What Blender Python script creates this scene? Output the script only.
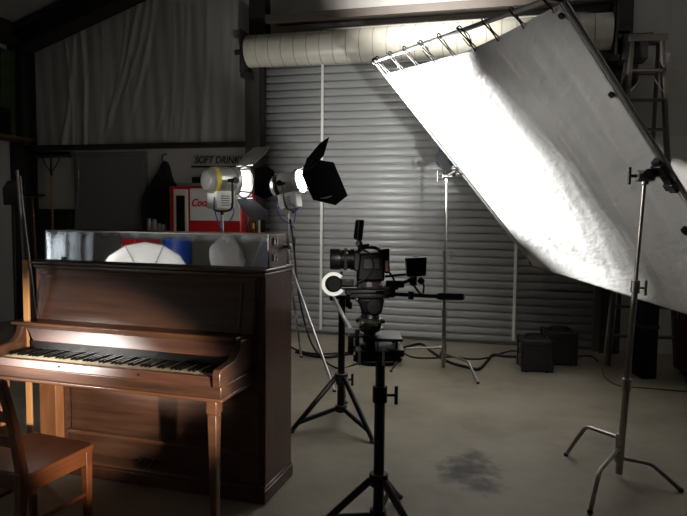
import bpy, math, random
from mathutils import Vector, Matrix
random.seed(7)
for o in list(bpy.data.objects): bpy.data.objects.remove(o)
SC = bpy.context.scene
COL = SC.collection
PI = math.pi
# ------------------------------------------------------------------ camera, world, lights, exposure
F, CX, CY = 620.0, 343.5, 258.0
YAW, PITCH, ROLL, H = math.radians(14), math.atan(46/620), 0.010, 1.62
_c, _s = math.cos(YAW), math.sin(YAW)
R0 = Vector((_c, _s, 0)); FH = Vector((-_s, _c, 0)); UP = Vector((0, 0, 1))
FW = FH*math.cos(PITCH) - UP*math.sin(PITCH)
U0 = FH*math.sin(PITCH) + UP*math.cos(PITCH)
RR = R0*math.cos(ROLL) + U0*math.sin(ROLL)
UU = -R0*math.sin(ROLL) + U0*math.cos(ROLL)
EYE = Vector((0, 0, H))
cd = bpy.data.cameras.new('camera'); cam = bpy.data.objects.new('camera', cd); COL.objects.link(cam)
cd.sensor_width = 36; cd.lens = 36*F/687; cd.clip_start = 0.05; cd.clip_end = 100
M = Matrix((RR, UU, -FW)).transposed().to_4x4(); M.translation = EYE
cam.matrix_world = M
SC.camera = cam

def ray(px, py): return FW + RR*((px-CX)/F) - UU*((py-CY)/F)
def xd(X, D, z=0): return R0*X + FH*D + UP*z          # camera-flat coordinates (right, ahead, up) to the world
def at(px, py, D):                                     # a pixel at a given distance ahead, in camera-flat coordinates
    d = ray(px, py); p = EYE + d*(D/d.dot(FH)); return Vector((p.dot(R0), D, p.z))
def XDz(v): return Vector((v.dot(R0), v.dot(FH), v.z))
def gnd(px, py, z=0):
    d = ray(px, py); p = EYE + d*((z-H)/d.z); return Vector((p.dot(R0), p.dot(FH), z))
def wl(px, py, y=7.86):
    d = ray(px, py); return EYE + d*(y/d.y)

W = bpy.data.worlds.new('world'); SC.world = W; W.use_nodes = True
W.node_tree.nodes['Background'].inputs[0].default_value = (0.8, 0.9, 1, 1)
W.node_tree.nodes['Background'].inputs[1].default_value = 0.004
SC.view_settings.view_transform = 'Standard'; SC.view_settings.look = 'None'
SC.view_settings.exposure = 0.0; SC.view_settings.gamma = 1.0
try: SC.view_settings.use_curve_mapping = False
except Exception: pass
SC.cycles.use_denoising = True
SC.cycles.max_bounces = 8; SC.cycles.diffuse_bounces = 5; SC.cycles.sample_clamp_indirect = 6

def spot(name, loc, target, watt, cone, blend=0.3, radius=0.05, col=(1, 1, 1)):
    l = bpy.data.lights.new(name, 'SPOT'); l.energy = watt; l.spot_size = math.radians(cone); l.spot_blend = blend
    l.shadow_soft_size = radius; l.color = col
    o = bpy.data.objects.new(name, l); COL.objects.link(o); o.location = loc
    o.rotation_euler = (Vector(target)-Vector(loc)).to_track_quat('-Z', 'Y').to_euler()
    return o
# the two film lamps (heads are built further down round the same points)
LA = at(222, 181, 6.1); LB = at(288, 184, 6.2)        # pivots of the heads, camera-flat
DA = Vector((0.71, 0.70, 0.0)).normalized()
_az, _el = math.radians(-18), math.radians(12)
DB = Vector((math.cos(_az)*math.cos(_el), math.sin(_az)*math.cos(_el), math.sin(_el)))
LENS = 0.27
def wd(v): return R0*v.x + FH*v.y + UP*v.z
pA = xd(*LA) + wd(DA)*LENS; pB = xd(*LB) + wd(DB)*LENS*.9
spot('lamp_beam', pA, pA + wd(DA), 42, 165, 0.4, 0.035, (1, 0.97, 0.92))
spot('lamp_beam', pB, pB + wd(DB), 1500, 106, 0.5, 0.025, (1, 0.98, 0.96))
spot('lamp_spill', pB, pB + wd(DB), 140, 170, 0.3, 0.025, (1, 0.97, 0.93))
# key lamp behind the camera that lights the piano, and the lamp shining into the umbrella
pK = xd(1.25, 0.3, 1.05)
spot('key_beam', pK, xd(-1.66, 3.7, 0.60), 1450, 17.5, 0.6, 0.04, (1, 0.86, 0.70))
spot('door_beam', xd(1.25, .3, 1.05), xd(.45, 7.7, 2.60), 1000, 21, 0.9, 0.05, (1, 0.98, 0.96))
spot('rig_fill', xd(.25, .1, 2.5), xd(.0, 2.92, 1.25), 340, 7.5, 0.5, 0.06, (1, 0.95, 0.88))  # separate narrow spot added to brighten the focus ring
# lamp off to the left that rakes the right half of the reflector
spot('reflector_beam', xd(-2.8, 3.5, 1.95), at(655, 190, 3.7).y*FH + R0*at(655, 190, 3.7).x + UP*1.75, 420, 33, 0.9, 0.04, (1, 0.97, 0.92))
spot('fixture_fill', xd(-2.8, 3.5, 1.95), xd(*LA)+UP*-.05, 260, 7.5, 1.0, 0.05, (1, 0.97, 0.92))  # added spot that brightens the housing of the left film lamp
# added spot without a fixture, brightening the wall above the rolled door
spot('upper_wall_fill', xd(.35, 5.3, 3.9), xd(1.15, 7.6, 4.40), 800, 66, 1.0, 0.06, (1, 0.96, 0.90))
UMB = Vector((-3.50, 1.76, 0.80))
UDIR = (Vector((-1.3, 3.6, 0)) - Vector((-3.50, 1.76, 0))).normalized()
pU = UMB + UDIR*0.62
spot('umbrella_beam', xd(*pU), xd(*UMB), 13, 150, 0.6, 0.05, (1, 0.97, 0.93))
sb = spot('side_beam', xd(*(UMB+UDIR*.35+Vector((0,0,.47)))), xd(-1.56, 3.42, .77), 2000, 6.5, 1.0, 0.16, (1, 0.96, 0.92)); sb.scale = (3.0, 1, 1)

# ------------------------------------------------------------------ materials
def lin(c): return tuple((v/12.92 if v <= .04045 else ((v+.055)/1.055)**2.4) for v in (x/255 for x in c)) + (1,)
def mat(name, col, rough=0.5, metal=0.0, spec=0.5, coat=0.0, vary=0.0, vscale=4.0, stretch=(1, 1, 1), bump=0.0, bscale=30.0, emit=0.0, col2=None, rot=(0, 0, 0), trans=0.0):
    m = bpy.data.materials.new(name); m.use_nodes = True; nt = m.node_tree; b = nt.nodes['Principled BSDF']
    b.inputs['Roughness'].default_value = rough; b.inputs['Metallic'].default_value = metal
    b.inputs['Specular IOR Level'].default_value = spec; b.inputs['Coat Weight'].default_value = coat
    b.inputs['Coat Roughness'].default_value = 0.15
    c = lin(col); b.inputs['Base Color'].default_value = c
    tc = nt.nodes.new('ShaderNodeTexCoord'); mp = nt.nodes.new('ShaderNodeMapping')
    mp.inputs['Scale'].default_value = stretch; mp.inputs['Rotation'].default_value = rot
    nt.links.new(tc.outputs['Object'], mp.inputs['Vector'])
    if vary or col2:
        n = nt.nodes.new('ShaderNodeTexNoise'); n.inputs['Scale'].default_value = vscale; n.inputs['Detail'].default_value = 6; n.inputs['Roughness'].default_value = .6
        nt.links.new(mp.outputs[0], n.inputs['Vector'])
        r = nt.nodes.new('ShaderNodeValToRGB'); r.color_ramp.elements[0].position = .3; r.color_ramp.elements[1].position = .7
        c2 = lin(col2) if col2 else tuple(min(1, v*(1+vary)) for v in c[:3]) + (1,)
        c1 = c if col2 else tuple(v*(1-vary) for v in c[:3]) + (1,)
        r.color_ramp.elements[0].color = c1; r.color_ramp.elements[1].color = c2
        nt.links.new(n.outputs['Fac'], r.inputs['Fac']); nt.links.new(r.outputs[0], b.inputs['Base Color'])
    if bump:
        n2 = nt.nodes.new('ShaderNodeTexNoise'); n2.inputs['Scale'].default_value = bscale; n2.inputs['Detail'].default_value = 4
        nt.links.new(mp.outputs[0], n2.inputs['Vector'])
        bp = nt.nodes.new('ShaderNodeBump'); bp.inputs['Strength'].default_value = bump; bp.inputs['Distance'].default_value = 0.02
        nt.links.new(n2.outputs['Fac'], bp.inputs['Height']); nt.links.new(bp.outputs[0], b.inputs['Normal'])
    if emit:
        b.inputs['Emission Color'].default_value = (1, 0.97, 0.92, 1); b.inputs['Emission Strength'].default_value = emit
    if trans: b.inputs['Transmission Weight'].default_value = trans
    return m

K = {}
K['wood'] = mat('piano_wood', (60, 40, 31), .34, spec=.5, coat=.2, col2=(90, 62, 47), vscale=3.0, stretch=(.7, 6, 9), bump=.05, bscale=14)
K['wood_side'] = mat('piano_side_wood', (66, 39, 30), .38, coat=.2, col2=(92, 56, 42), vscale=3.0, stretch=(6, 6, .6))
K['wood_edge'] = mat('piano_edge_wood', (80, 54, 40), .28, coat=.3, col2=(106, 72, 52), vscale=5.0, stretch=(.6, 5, 5))
K['gloss'] = mat('fallboard_wood', (70, 46, 37), .26, coat=.6, col2=(96, 64, 50), vscale=3, stretch=(.7, 6, 9))
K['wood_lit'] = mat('lit_end_wood', (120, 80, 52), .36, coat=.2, col2=(156, 106, 70), vscale=3, stretch=(5, 5, .7))  # pale wood kept to the lit left end; right end darkened for shade
K['ivory'] = mat('key_ivory', (226, 214, 180), .3, vary=.08, vscale=30)
K['ebony'] = mat('key_ebony', (14, 13, 13), .3)
K['blk'] = mat('black_metal', (17, 17, 19), .38, spec=.5, vary=.2, vscale=20)
K['blkpl'] = mat('black_plastic', (9, 9, 10), .45, spec=.2, vary=.2, vscale=40, bump=.04, bscale=200)
K['blkgloss'] = mat('black_gloss', (8, 8, 9), .12)
K['blue_blk'] = mat('blue_black_metal', (20, 24, 40), .35, vary=.2, vscale=20)
K['chrome'] = mat('brushed_chrome', (190, 190, 188), .28, 1.0, vary=.06, vscale=20)
K['dchrome'] = mat('worn_chrome', (150, 146, 140), .33, 1.0, vary=.12, vscale=20)
K['alu'] = mat('aluminium', (168, 168, 166), .42, .9, vary=.06, vscale=10)
K['silver'] = mat('lamp_silver', (196, 196, 192), .34, .7, vary=.05, vscale=12)
K['whitepaint'] = mat('white_paint', (225, 225, 220), .45, vary=.04)
K['lens'] = mat('lamp_lens', (255, 252, 240), .2, emit=40)
K['white_disc'] = mat('white_disc_plastic', (250, 250, 248), .4)
K['leafblk'] = mat('matt_black_paint', (12, 12, 13), .95, spec=.04)
K['greyleaf'] = mat('grey_blue_leaf', (120, 124, 136), .5, .2, vary=.1)
K['yellow'] = mat('yellow_sticker', (214, 190, 70), .5, vary=.05)
K['blue'] = mat('blue_cable', (24, 70, 165), .45, vary=.05)
K['rubber'] = mat('black_rubber', (13, 13, 13), .7, vary=.1)
K['orange'] = mat('orange_cable', (104, 42, 26), .6, vary=.1)
K['chairwood'] = mat('chair_wood', (78, 41, 20), .42, coat=.1, col2=(98, 54, 28), vscale=4, stretch=(4, 1, 4))
K['red'] = mat('vending_red', (178, 22, 26), .35, coat=.2, vary=.08)
K['redtxt'] = mat('red_lettering', (196, 22, 30), .4, vary=.03)
K['cream'] = mat('cream_panel', (206, 200, 186), .45, vary=.05)
K['white'] = mat('white_panel', (222, 222, 218), .5, vary=.03)
K['roll'] = mat('cream_roll_paint', (204, 201, 188), .4, vary=.07, vscale=2, stretch=(4, 1, 1), spec=.5)
K['slat'] = mat('grey_slat_paint', (172, 174, 174), .42, .15, vary=.06, vscale=1.5, spec=.6)
K['steel'] = mat('dark_primer_steel', (44, 40, 38), .55, vary=.15, vscale=6)
K['girt'] = mat('grey_brown_steel', (86, 78, 72), .5, vary=.1, vscale=6)
K['darkcorr'] = mat('dark_corrugated_paint', (52, 50, 50), .5, .2, vary=.1)
K['liner'] = mat('white_liner_panel', (196, 194, 189), .6, vary=.05, vscale=1.2)
K['doorgrey'] = mat('grey_door_paint', (112, 113, 116), .5, vary=.05, vscale=1)
K['insul'] = mat('white_vinyl_blanket', (178, 177, 174), .38, spec=.5, vary=.04, vscale=2, stretch=(3.2, 3.2, .22), bump=.35, bscale=1.3, rot=(0, .20, 0)); K['insul'].node_tree.nodes['Bump'].inputs['Distance'].default_value = .09
K['ceil'] = mat('ceiling_vinyl_blanket', (170, 168, 165), .45, vary=.05, vscale=2, stretch=(.3, 2, 2), bump=.5, bscale=2)
K['green'] = mat('green_board_paint', (58, 84, 36), .6, col2=(36, 50, 28), vscale=9)
K['brown'] = mat('brown_plank', (96, 62, 44), .6, vary=.2, vscale=6, stretch=(1, 6, 6))
K['broomwood'] = mat('broom_handle_wood', (172, 116, 58), .5, vary=.12, vscale=9, stretch=(6, 6, .7))
K['litwood'] = mat('pale_stick_wood', (190, 142, 92), .5, vary=.1, vscale=9, stretch=(6, 6, .6))
K['cloth_blk'] = mat('black_cloth', (16, 16, 17), .9, vary=.2, bump=.3, bscale=9)
K['jar'] = mat('pale_stoneware', (170, 168, 160), .3, vary=.1)
K['amber'] = mat('dark_glass_bottle', (46, 36, 28), .15, vary=.1)
K['plate'] = mat('pinkish_label', (215, 170, 158), .6, vary=.1, vscale=60)
K['darkred'] = mat('dark_red_paint', (72, 24, 20), .6, vary=.15)
K['paper'] = mat('paper_sheet', (176, 172, 166), .7, vary=.05)
K['boxwood'] = mat('mirror_box_wood', (84, 52, 42), .45, vary=.18, vscale=5, stretch=(1, 1, 6))
K['redled'] = mat('red_led', (255, 60, 70), .4)
K['ladder'] = mat('ladder_fibreglass', (84, 78, 72), .5, .1, vary=.1)
K['umb'] = mat('umbrella_cloth', (240, 240, 236), .7, vary=.02)
K['glassblk'] = mat('screen_glass', (10, 11, 13), .08)

def floor_mat():
    m = mat('concrete_floor', (124, 116, 103), .62, spec=.4, bump=.08, bscale=14)
    nt = m.node_tree; b = nt.nodes['Principled BSDF']; L = nt.links.new
    tc = nt.nodes.new('ShaderNodeTexCoord')
    n1 = nt.nodes.new('ShaderNodeTexNoise'); n1.inputs['Scale'].default_value = .9; n1.inputs['Detail'].default_value = 9; n1.inputs['Roughness'].default_value = .62
    L(tc.outputs['Object'], n1.inputs['Vector'])
    r = nt.nodes.new('ShaderNodeValToRGB'); e = r.color_ramp.elements
    e[0].position = .28; e[0].color = lin((104, 96, 84)); e[1].position = .72; e[1].color = lin((150, 142, 128))
    x = e.new(.5); x.color = lin((132, 124, 110))
    L(n1.outputs['Fac'], r.inputs['Fac'])
    # the dark scorch marks on the slab
    col = r.outputs[0]
    for (px, py, rad, k) in ((468, 468, .20, .92), (482, 486, .13, .85), (455, 476, .13, .8), (474, 456, .12, .7), (455, 395, .15, .12), (610, 440, .3, .2)):
        p = gnd(px, py); w = xd(p.x, p.y)
        vd = nt.nodes.new('ShaderNodeVectorMath'); vd.operation = 'DISTANCE'; vd.inputs[1].default_value = (w.x, w.y, 0)
        L(tc.outputs['Object'], vd.inputs[0])
        nn = nt.nodes.new('ShaderNodeTexNoise'); nn.inputs['Scale'].default_value = 13; nn.inputs['Detail'].default_value = 7
        L(tc.outputs['Object'], nn.inputs['Vector'])
        ma = nt.nodes.new('ShaderNodeMath'); ma.operation = 'MULTIPLY_ADD'; ma.inputs[1].default_value = rad*1.5; L(nn.outputs['Fac'], ma.inputs[0]); L(vd.outputs['Value'], ma.inputs[2])
        mr = nt.nodes.new('ShaderNodeMapRange'); mr.inputs['From Min'].default_value = rad*1.0; mr.inputs['From Max'].default_value = rad*1.9
        mr.inputs['To Min'].default_value = k; mr.inputs['To Max'].default_value = 0; L(ma.outputs[0], mr.inputs['Value'])
        mx = nt.nodes.new('ShaderNodeMix'); mx.data_type = 'RGBA'; mx.inputs['B'].default_value = lin((38, 37, 38))
        L(mr.outputs[0], mx.inputs['Factor']); L(col, mx.inputs['A']); col = mx.outputs['Result']
    L(col, b.inputs['Base Color'])
    return m
K['floor'] = floor_mat()

def fabric_mat():
    m = mat('silver_reflector_cloth', (172, 172, 170), .42, .0, spec=.6, vary=.06, vscale=5, bump=.55, bscale=20, stretch=(1, .35, 1))
    nt = m.node_tree; b = nt.nodes['Principled BSDF']
    return m
K['fabric'] = fabric_mat()

def mirror_mat():
    m = bpy.data.materials.new('dusty_glare_mirror'); m.use_nodes = True; nt = m.node_tree; L = nt.links.new
    b = nt.nodes['Principled BSDF']; b.inputs['Metallic'].default_value = 1; b.inputs['Roughness'].default_value = .03
    b.inputs['Base Color'].default_value = (.86, .87, .88, 1)
    d = nt.nodes.new('ShaderNodeBsdfDiffuse'); d.inputs[0].default_value = (.62, .66, .70, 1)
    mix = nt.nodes.new('ShaderNodeMixShader'); out = nt.nodes['Material Output']
    tc = nt.nodes.new('ShaderNodeTexCoord'); sp = nt.nodes.new('ShaderNodeSeparateXYZ'); L(tc.outputs['Object'], sp.inputs[0])
    mr = nt.nodes.new('ShaderNodeMapRange'); mr.inputs['From Min'].default_value = -1.50; mr.inputs['From Max'].default_value = -1.05
    mr.inputs['To Min'].default_value = .8; mr.inputs['To Max'].default_value = 0.0; L(sp.outputs['X'], mr.inputs['Value'])  # pale dust haze at the left end stands in for a bright reflection
    n = nt.nodes.new('ShaderNodeTexNoise'); n.inputs['Scale'].default_value = 9; n.inputs['Detail'].default_value = 6
    mp = nt.nodes.new('ShaderNodeMapping'); mp.inputs['Scale'].default_value = (1.6, 1, .5); L(tc.outputs['Object'], mp.inputs[0]); L(mp.outputs[0], n.inputs['Vector'])
    nr = nt.nodes.new('ShaderNodeMapRange'); nr.inputs['From Min'].default_value = .35; nr.inputs['From Max'].default_value = .7; L(n.outputs['Fac'], nr.inputs['Value'])
    # haze along the rim: light on the dusty edge put into the colour
    zr = nt.nodes.new('ShaderNodeMapRange'); zr.inputs['From Min'].default_value = 1.44; zr.inputs['From Max'].default_value = 1.482
    zr.inputs['To Min'].default_value = 0; zr.inputs['To Max'].default_value = .55; L(sp.outputs['Z'], zr.inputs['Value'])
    a = nt.nodes.new('ShaderNodeMath'); a.operation = 'ADD'; L(mr.outputs[0], a.inputs[0]); L(zr.outputs[0], a.inputs[1])
    mu = nt.nodes.new('ShaderNodeMath'); mu.operation = 'MULTIPLY'; mu.use_clamp = True; L(a.outputs[0], mu.inputs[0]); L(nr.outputs[0], mu.inputs[1])
    L(mu.outputs[0], mix.inputs[0]); L(b.outputs[0], mix.inputs[1]); L(d.outputs[0], mix.inputs[2]); L(mix.outputs[0], out.inputs['Surface'])
    return m
K['mirror'] = mirror_mat()

# ------------------------------------------------------------------ mesh builder
class MB:
    def __init__(s): s.v = []; s.f = []
    def add(s, vs, fs, m=None):
        n = len(s.v)
        s.v += [tuple(m @ Vector(v)) if m else tuple(v) for v in vs]
        s.f += [tuple(i+n for i in f) for f in fs]; return s
    def box(s, c, d, m=None, rot=None):
        x, y, z = d[0]/2, d[1]/2, d[2]/2
        vs = [Vector(p) for p in ((-x,-y,-z),(x,-y,-z),(x,y,-z),(-x,y,-z),(-x,-y,z),(x,-y,z),(x,y,z),(-x,y,z))]
        if rot is not None: vs = [rot @ v for v in vs]
        vs = [v+Vector(c) for v in vs]
        return s.add(vs, [(0,3,2,1),(4,5,6,7),(0,1,5,4),(1,2,6,5),(2,3,7,6),(3,0,4,7)], m)
    def bb(s, a, b, m=None):                              # box from two corners
        return s.box([(a[i]+b[i])/2 for i in range(3)], [abs(b[i]-a[i]) for i in range(3)], m)
    def hexa(s, p, m=None):                               # eight corners, bottom ring then top ring
        return s.add(p, [(0,3,2,1),(4,5,6,7),(0,1,5,4),(1,2,6,5),(2,3,7,6),(3,0,4,7)], m)
    def prism(s, poly, axis, a, b, m=None):               # polygon in the two other axes, extruded along axis
        n = len(poly); vs = []
        for t in (a, b):
            for (p, q) in poly:
                vs.append((t,p,q) if axis == 'x' else ((p,t,q) if axis == 'y' else (p,q,t)))
        fs = [tuple(range(n))[::-1], tuple(range(n, 2*n))] + [(i,(i+1)%n,n+(i+1)%n,n+i) for i in range(n)]
        return s.add(vs, fs, m)
    def cyl(s, p0, p1, r, r2=None, n=16, m=None, cap=True):
        p0, p1 = Vector(p0), Vector(p1); d = (p1-p0)
        if d.length < 1e-9: return s
        q = d.to_track_quat('Z', 'Y').to_matrix(); r2 = r if r2 is None else r2
        vs = [p0 + q @ Vector((r*math.cos(t), r*math.sin(t), 0)) for t in (2*PI*i/n for i in range(n))]
        vs += [p1 + q @ Vector((r2*math.cos(t), r2*math.sin(t), 0)) for t in (2*PI*i/n for i in range(n))]
        fs = [(i,(i+1)%n,n+(i+1)%n,n+i) for i in range(n)]
        if cap: fs += [tuple(range(n))[::-1], tuple(range(n, 2*n))]
        return s.add(vs, fs, m)
    def tube(s, pts, r, n=8, m=None, closed=False):
        pts = [Vector(p) for p in pts]; N = len(pts)
        t0 = (pts[1]-pts[0]).normalized(); a = t0.orthogonal().normalized(); vs = []
        for i, p in enumerate(pts):
            if closed: t = (pts[(i+1)%N]-pts[i-1]).normalized()
            else: t = (pts[min(i+1,N-1)]-pts[max(i-1,0)]).normalized()
            a = (a - t*a.dot(t)).normalized(); b = t.cross(a)
            rr = r[i] if isinstance(r, (list, tuple)) else r
            vs += [p + (a*math.cos(k)+b*math.sin(k))*rr for k in (2*PI*j/n for j in range(n))]
        fs = []
        for i in range(N if closed else N-1):
            j = (i+1)%N
            fs += [(i*n+k, i*n+(k+1)%n, j*n+(k+1)%n, j*n+k) for k in range(n)]
        if not closed: fs += [tuple(range(n))[::-1], tuple(range((N-1)*n, N*n))]
        return s.add(vs, fs, m)
    def lathe(s, prof, o=(0,0,0), axis=(0,0,1), n=24, m=None, capped=True):
        q = Vector(axis).to_track_quat('Z', 'Y').to_matrix(); o = Vector(o); vs = []
        for (r, h) in prof:
            vs += [o + q @ Vector((r*math.cos(t), r*math.sin(t), h)) for t in (2*PI*i/n for i in range(n))]
        fs = []
        for i in range(len(prof)-1):
            fs += [(i*n+k, i*n+(k+1)%n, (i+1)*n+(k+1)%n, (i+1)*n+k) for k in range(n)]
        if capped: fs += [tuple(range(n))[::-1], tuple(range((len(prof)-1)*n, len(prof)*n))]
        return s.add(vs, fs, m)
    def torus(s, o, axis, R, r, n=32, k=10, m=None):
        q = Vector(axis).to_track_quat('Z', 'Y').to_matrix(); o = Vector(o)
        return s.tube([o + q @ Vector((R*math.cos(t), R*math.sin(t), 0)) for t in (2*PI*i/n for i in range(n))], r, k, m, closed=True)
    def ell(s, c, rx, ry, rz, n=16, k=10, m=None):
        return s.add(*_sph(c, rx, ry, rz, n, k), m)
    def build(s, name, mt, parent=None, bevel=0.0, seg=2, sub=0, angle=38, solid=0.0):
        me = bpy.data.meshes.new(name); me.from_pydata(s.v, [], s.f); me.update()
        for p in me.polygons: p.use_smooth = True
        try: me.set_sharp_from_angle(angle=math.radians(angle))
        except Exception: pass
        me.materials.append(K[mt] if isinstance(mt, str) else mt)
        o = bpy.data.objects.new(name, me); COL.objects.link(o)
        if parent: o.parent = parent
        if solid:
            sm = o.modifiers.new('solid', 'SOLIDIFY'); sm.thickness = solid; sm.offset = 0
        if bevel:
            b = o.modifiers.new('bevel', 'BEVEL'); b.width = bevel; b.segments = seg; b.limit_method = 'ANGLE'; b.angle_limit = math.radians(40)
        if sub:
            b = o.modifiers.new('sub', 'SUBSURF'); b.levels = sub; b.render_levels = sub
        return o
def _sph(c, rx, ry, rz, n, k):
    vs = []; fs = []
    for i in range(k+1):
        a = PI*i/k
        for j in range(n):
            b = 2*PI*j/n
            vs.append((c[0]+rx*math.sin(a)*math.cos(b), c[1]+ry*math.sin(a)*math.sin(b), c[2]+rz*math.cos(a)))
    for i in range(k):
        for j in range(n): fs.append((i*n+j, (i+1)*n+j, (i+1)*n+(j+1)%n, i*n+(j+1)%n))
    return vs, fs
def smooth(pts, k=6):                                      # Catmull-Rom through the points
    P = [Vector(p) for p in pts]; P = [P[0]*2-P[1]] + P + [P[-1]*2-P[-2]]; out = []
    for i in range(1, len(P)-2):
        for j in range(k):
            t = j/k; a, b, c, d = P[i-1:i+3]
            out.append(.5*((2*b)+(c-a)*t+(2*a-5*b+4*c-d)*t*t+(3*b-a-3*c+d)*t**3))
    out.append(P[-2]); return out
def tag(o, label, cat, group=None, kind=None):
    o['label'] = label; o['category'] = cat
    if group: o['group'] = group
    if kind: o['kind'] = kind
    return o
def thing(name, label, cat, loc=(0,0,0), rz=0.0, group=None, rot=None):
    o = bpy.data.objects.new(name, None); COL.objects.link(o); o.empty_display_size = .1
    o.location = loc; o.rotation_euler = rot if rot is not None else (0, 0, rz)
    return tag(o, label, cat, group)
def struct(o, label=None, cat=None):
    o['kind'] = 'structure'
    if label: o['label'] = label; o['category'] = cat or 'wall'
    return o
def text(name, body, size, mt, parent, loc, rot, shear=0.0, ext=.004, align='CENTER', off=0.0, sx=1.0):
    c = bpy.data.curves.new(name, 'FONT'); c.body = body; c.size = size; c.extrude = ext; c.shear = shear; c.align_x = align; c.align_y = 'CENTER'; c.offset = off
    tmp = bpy.data.objects.new(name, c); COL.objects.link(tmp); bpy.context.view_layer.update()
    me = bpy.data.meshes.new_from_object(tmp.evaluated_get(bpy.context.evaluated_depsgraph_get())); bpy.data.objects.remove(tmp)
    me.materials.clear(); me.materials.append(K[mt]); o = bpy.data.objects.new(name, me); COL.objects.link(o)
    o.parent = parent; o.location = loc; o.rotation_euler = rot; o.scale = (sx, 1, 1)
    return o
FRONT = (PI/2, 0, 0)                                       # text facing -y

# ------------------------------------------------------------------ the shell of the workshop
YW = 7.86; XL = -6.85; XRIDGE = -.96; XR = 4.75; YF = -4.2
def roof_z(x): return 4.21 + .333*((x-XL) if x < XRIDGE else (2*XRIDGE-XL*1.0-x) if False else (XRIDGE-XL)-(x-XRIDGE))
struct(MB().bb((XL-.2, YF-.2, -.12), (XR+.2, YW+.5, 0)).build('floor', 'floor'), 'bare concrete workshop floor with scorch marks', 'floor')
DX0, DX1, DZ = -3.06, 1.15, 3.62                           # roller door opening
# back wall: liner panel low, vinyl blanket high, with the opening cut out
wb = MB()
wb.bb((XL-.1, YW+.02, 0), (DX0, YW+.14, 2.52)).bb((DX1, YW+.02, 0), (XR, YW+.14, 2.52))
wall_back = struct(wb.build('wall_back', 'liner'), 'pale liner panels along the lower back wall', 'wall')
ub = MB()
def up_panel(x0, x1, z0):
    n = 6
    for i in range(n):
        a = x0+(x1-x0)*i/n; b = x0+(x1-x0)*(i+1)/n
        ub.hexa([(a,YW+.04,z0),(b,YW+.04,z0),(b,YW+.14,z0),(a,YW+.14,z0),(a,YW+.04,roof_z(a)),(b,YW+.04,roof_z(b)),(b,YW+.14,roof_z(b)),(a,YW+.14,roof_z(a))])
up_panel(XL-.1, DX0, 2.5)
# loose creases pulled into the blanket on the left
cre = []
for (ax_, ay_, bx_, by_, am, wd_) in ((80,40,84,142,.030,.022),(71,55,63,140,.022,.03),(134,15,112,108,.026,.03),(124,20,114,92,.020,.022),(150,12,136,92,.026,.028),(142,20,128,80,.018,.02),(161,108,150,141,.016,.018),(185,0,180,140,.012,.03),(205,2,201,140,.016,.035),(100,40,99,142,.010,.03),(66,60,72,140,.012,.015),(172,40,168,140,.010,.02),(230,2,226,140,.012,.03)):
    p, q = wl(ax_, ay_), wl(bx_, by_); cre.append((p.x, p.z, q.x, q.z, am, wd_))
gx, gz = 230, 46; gv = []; gf = []
for j in range(gz+1):
    for i in range(gx+1):
        x = XL+(DX0-.15-XL)*i/gx; top = roof_z(x)-.02; z = 2.52+(top-2.52)*j/gz; y = 0
        for (x0, z0, x1, z1, am, wd_) in cre:
            t_ = (z-z1)/(z0-z1); xc = x1+(x0-x1)*t_+.04*math.sin(t_*2.5); k = 1 if -.1 < t_ < 1.15 else max(0, 1-3*min(abs(t_+.1), abs(t_-1.15)))
            d_ = (x-xc)/wd_; y += am*k*(math.exp(-d_*d_) - .35*math.exp(-(d_-2.2)**2/2))
        y += .006*math.sin(x*31+z*2.0) + .008*math.sin(x*11.3-z*1.3)
        gv.append((x, YW+.02-y, z))
for j in range(gz):
    for i in range(gx): gf.append((j*(gx+1)+i, j*(gx+1)+i+1, (j+1)*(gx+1)+i+1, (j+1)*(gx+1)+i))
ub.add(gv, gf)
up_panel(DX1, XR, 2.5); up_panel(DX0, XRIDGE, DZ); up_panel(XRIDGE, DX1, DZ)
struct(ub.build('wall_back_upper', 'insul'), 'wrinkled white insulation blanket on the upper back wall', 'wall')
wlm = MB(); wlm.bb((XL-.14, YF, 0), (XL, YW+.02, 4.3))
struct(wlm.build('wall_left', 'insul'), 'white insulated wall at the left', 'wall')
struct(MB().bb((XR, YF, 0), (XR+.14, YW+.1, 2.9)).build('wall_right', 'liner'), 'dim right side wall', 'wall')
wf = MB(); wf.bb((XL, YF-.14, 0), (XR, YF, 6.2))
struct(wf.build('wall_front', 'liner'), 'wall behind the photographer', 'wall')
rl = MB()
for (a, b) in ((XL-.2, XRIDGE), (XRIDGE, XR+.4)):
    rl.hexa([(a,YF-.2,roof_z(a)),(b,YF-.2,roof_z(b)),(b,YW+.3,roof_z(b)),(a,YW+.3,roof_z(a)),(a,YF-.2,roof_z(a)+.1),(b,YF-.2,roof_z(b)+.1),(b,YW+.3,roof_z(b)+.1),(a,YW+.3,roof_z(a)+.1)])
struct(rl.build('ceiling', 'ceil'), 'white insulated pitched ceiling', 'ceiling')
# corrugated wainscot low on the back wall
def corr(x0, x1, z0, z1, y, amp=.02, pitch=.13):
    n = int((x1-x0)/pitch*6); vs = []; fs = []
    for i in range(n+1):
        x = x0+(x1-x0)*i/n; ph = (i % 6)/6
        yy = y - (amp if .25 < ph < .8 else 0)
        vs += [(x, yy, z0), (x, yy, z1)]
    fs = [(2*i, 2*i+2, 2*i+3, 2*i+1) for i in range(n)]
    return vs, fs
cm = MB(); cm.add(*corr(XL+.02, -6.02, .02, 1.58, YW-.01)); cm.add(*corr(-4.78, DX0-.22, .02, 1.55, YW-.01))
struct(cm.build('trim_1', 'darkcorr', solid=.004), 'dark corrugated metal wainscot low on the back wall', 'wainscot')
struct(MB().bb((XL+.02, YW-.04, 1.575), (-6.02, YW+.02, 1.62)).build('trim_2', 'steel', bevel=.004), 'dark cap strip above the corrugated wainscot', 'trim')
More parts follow.
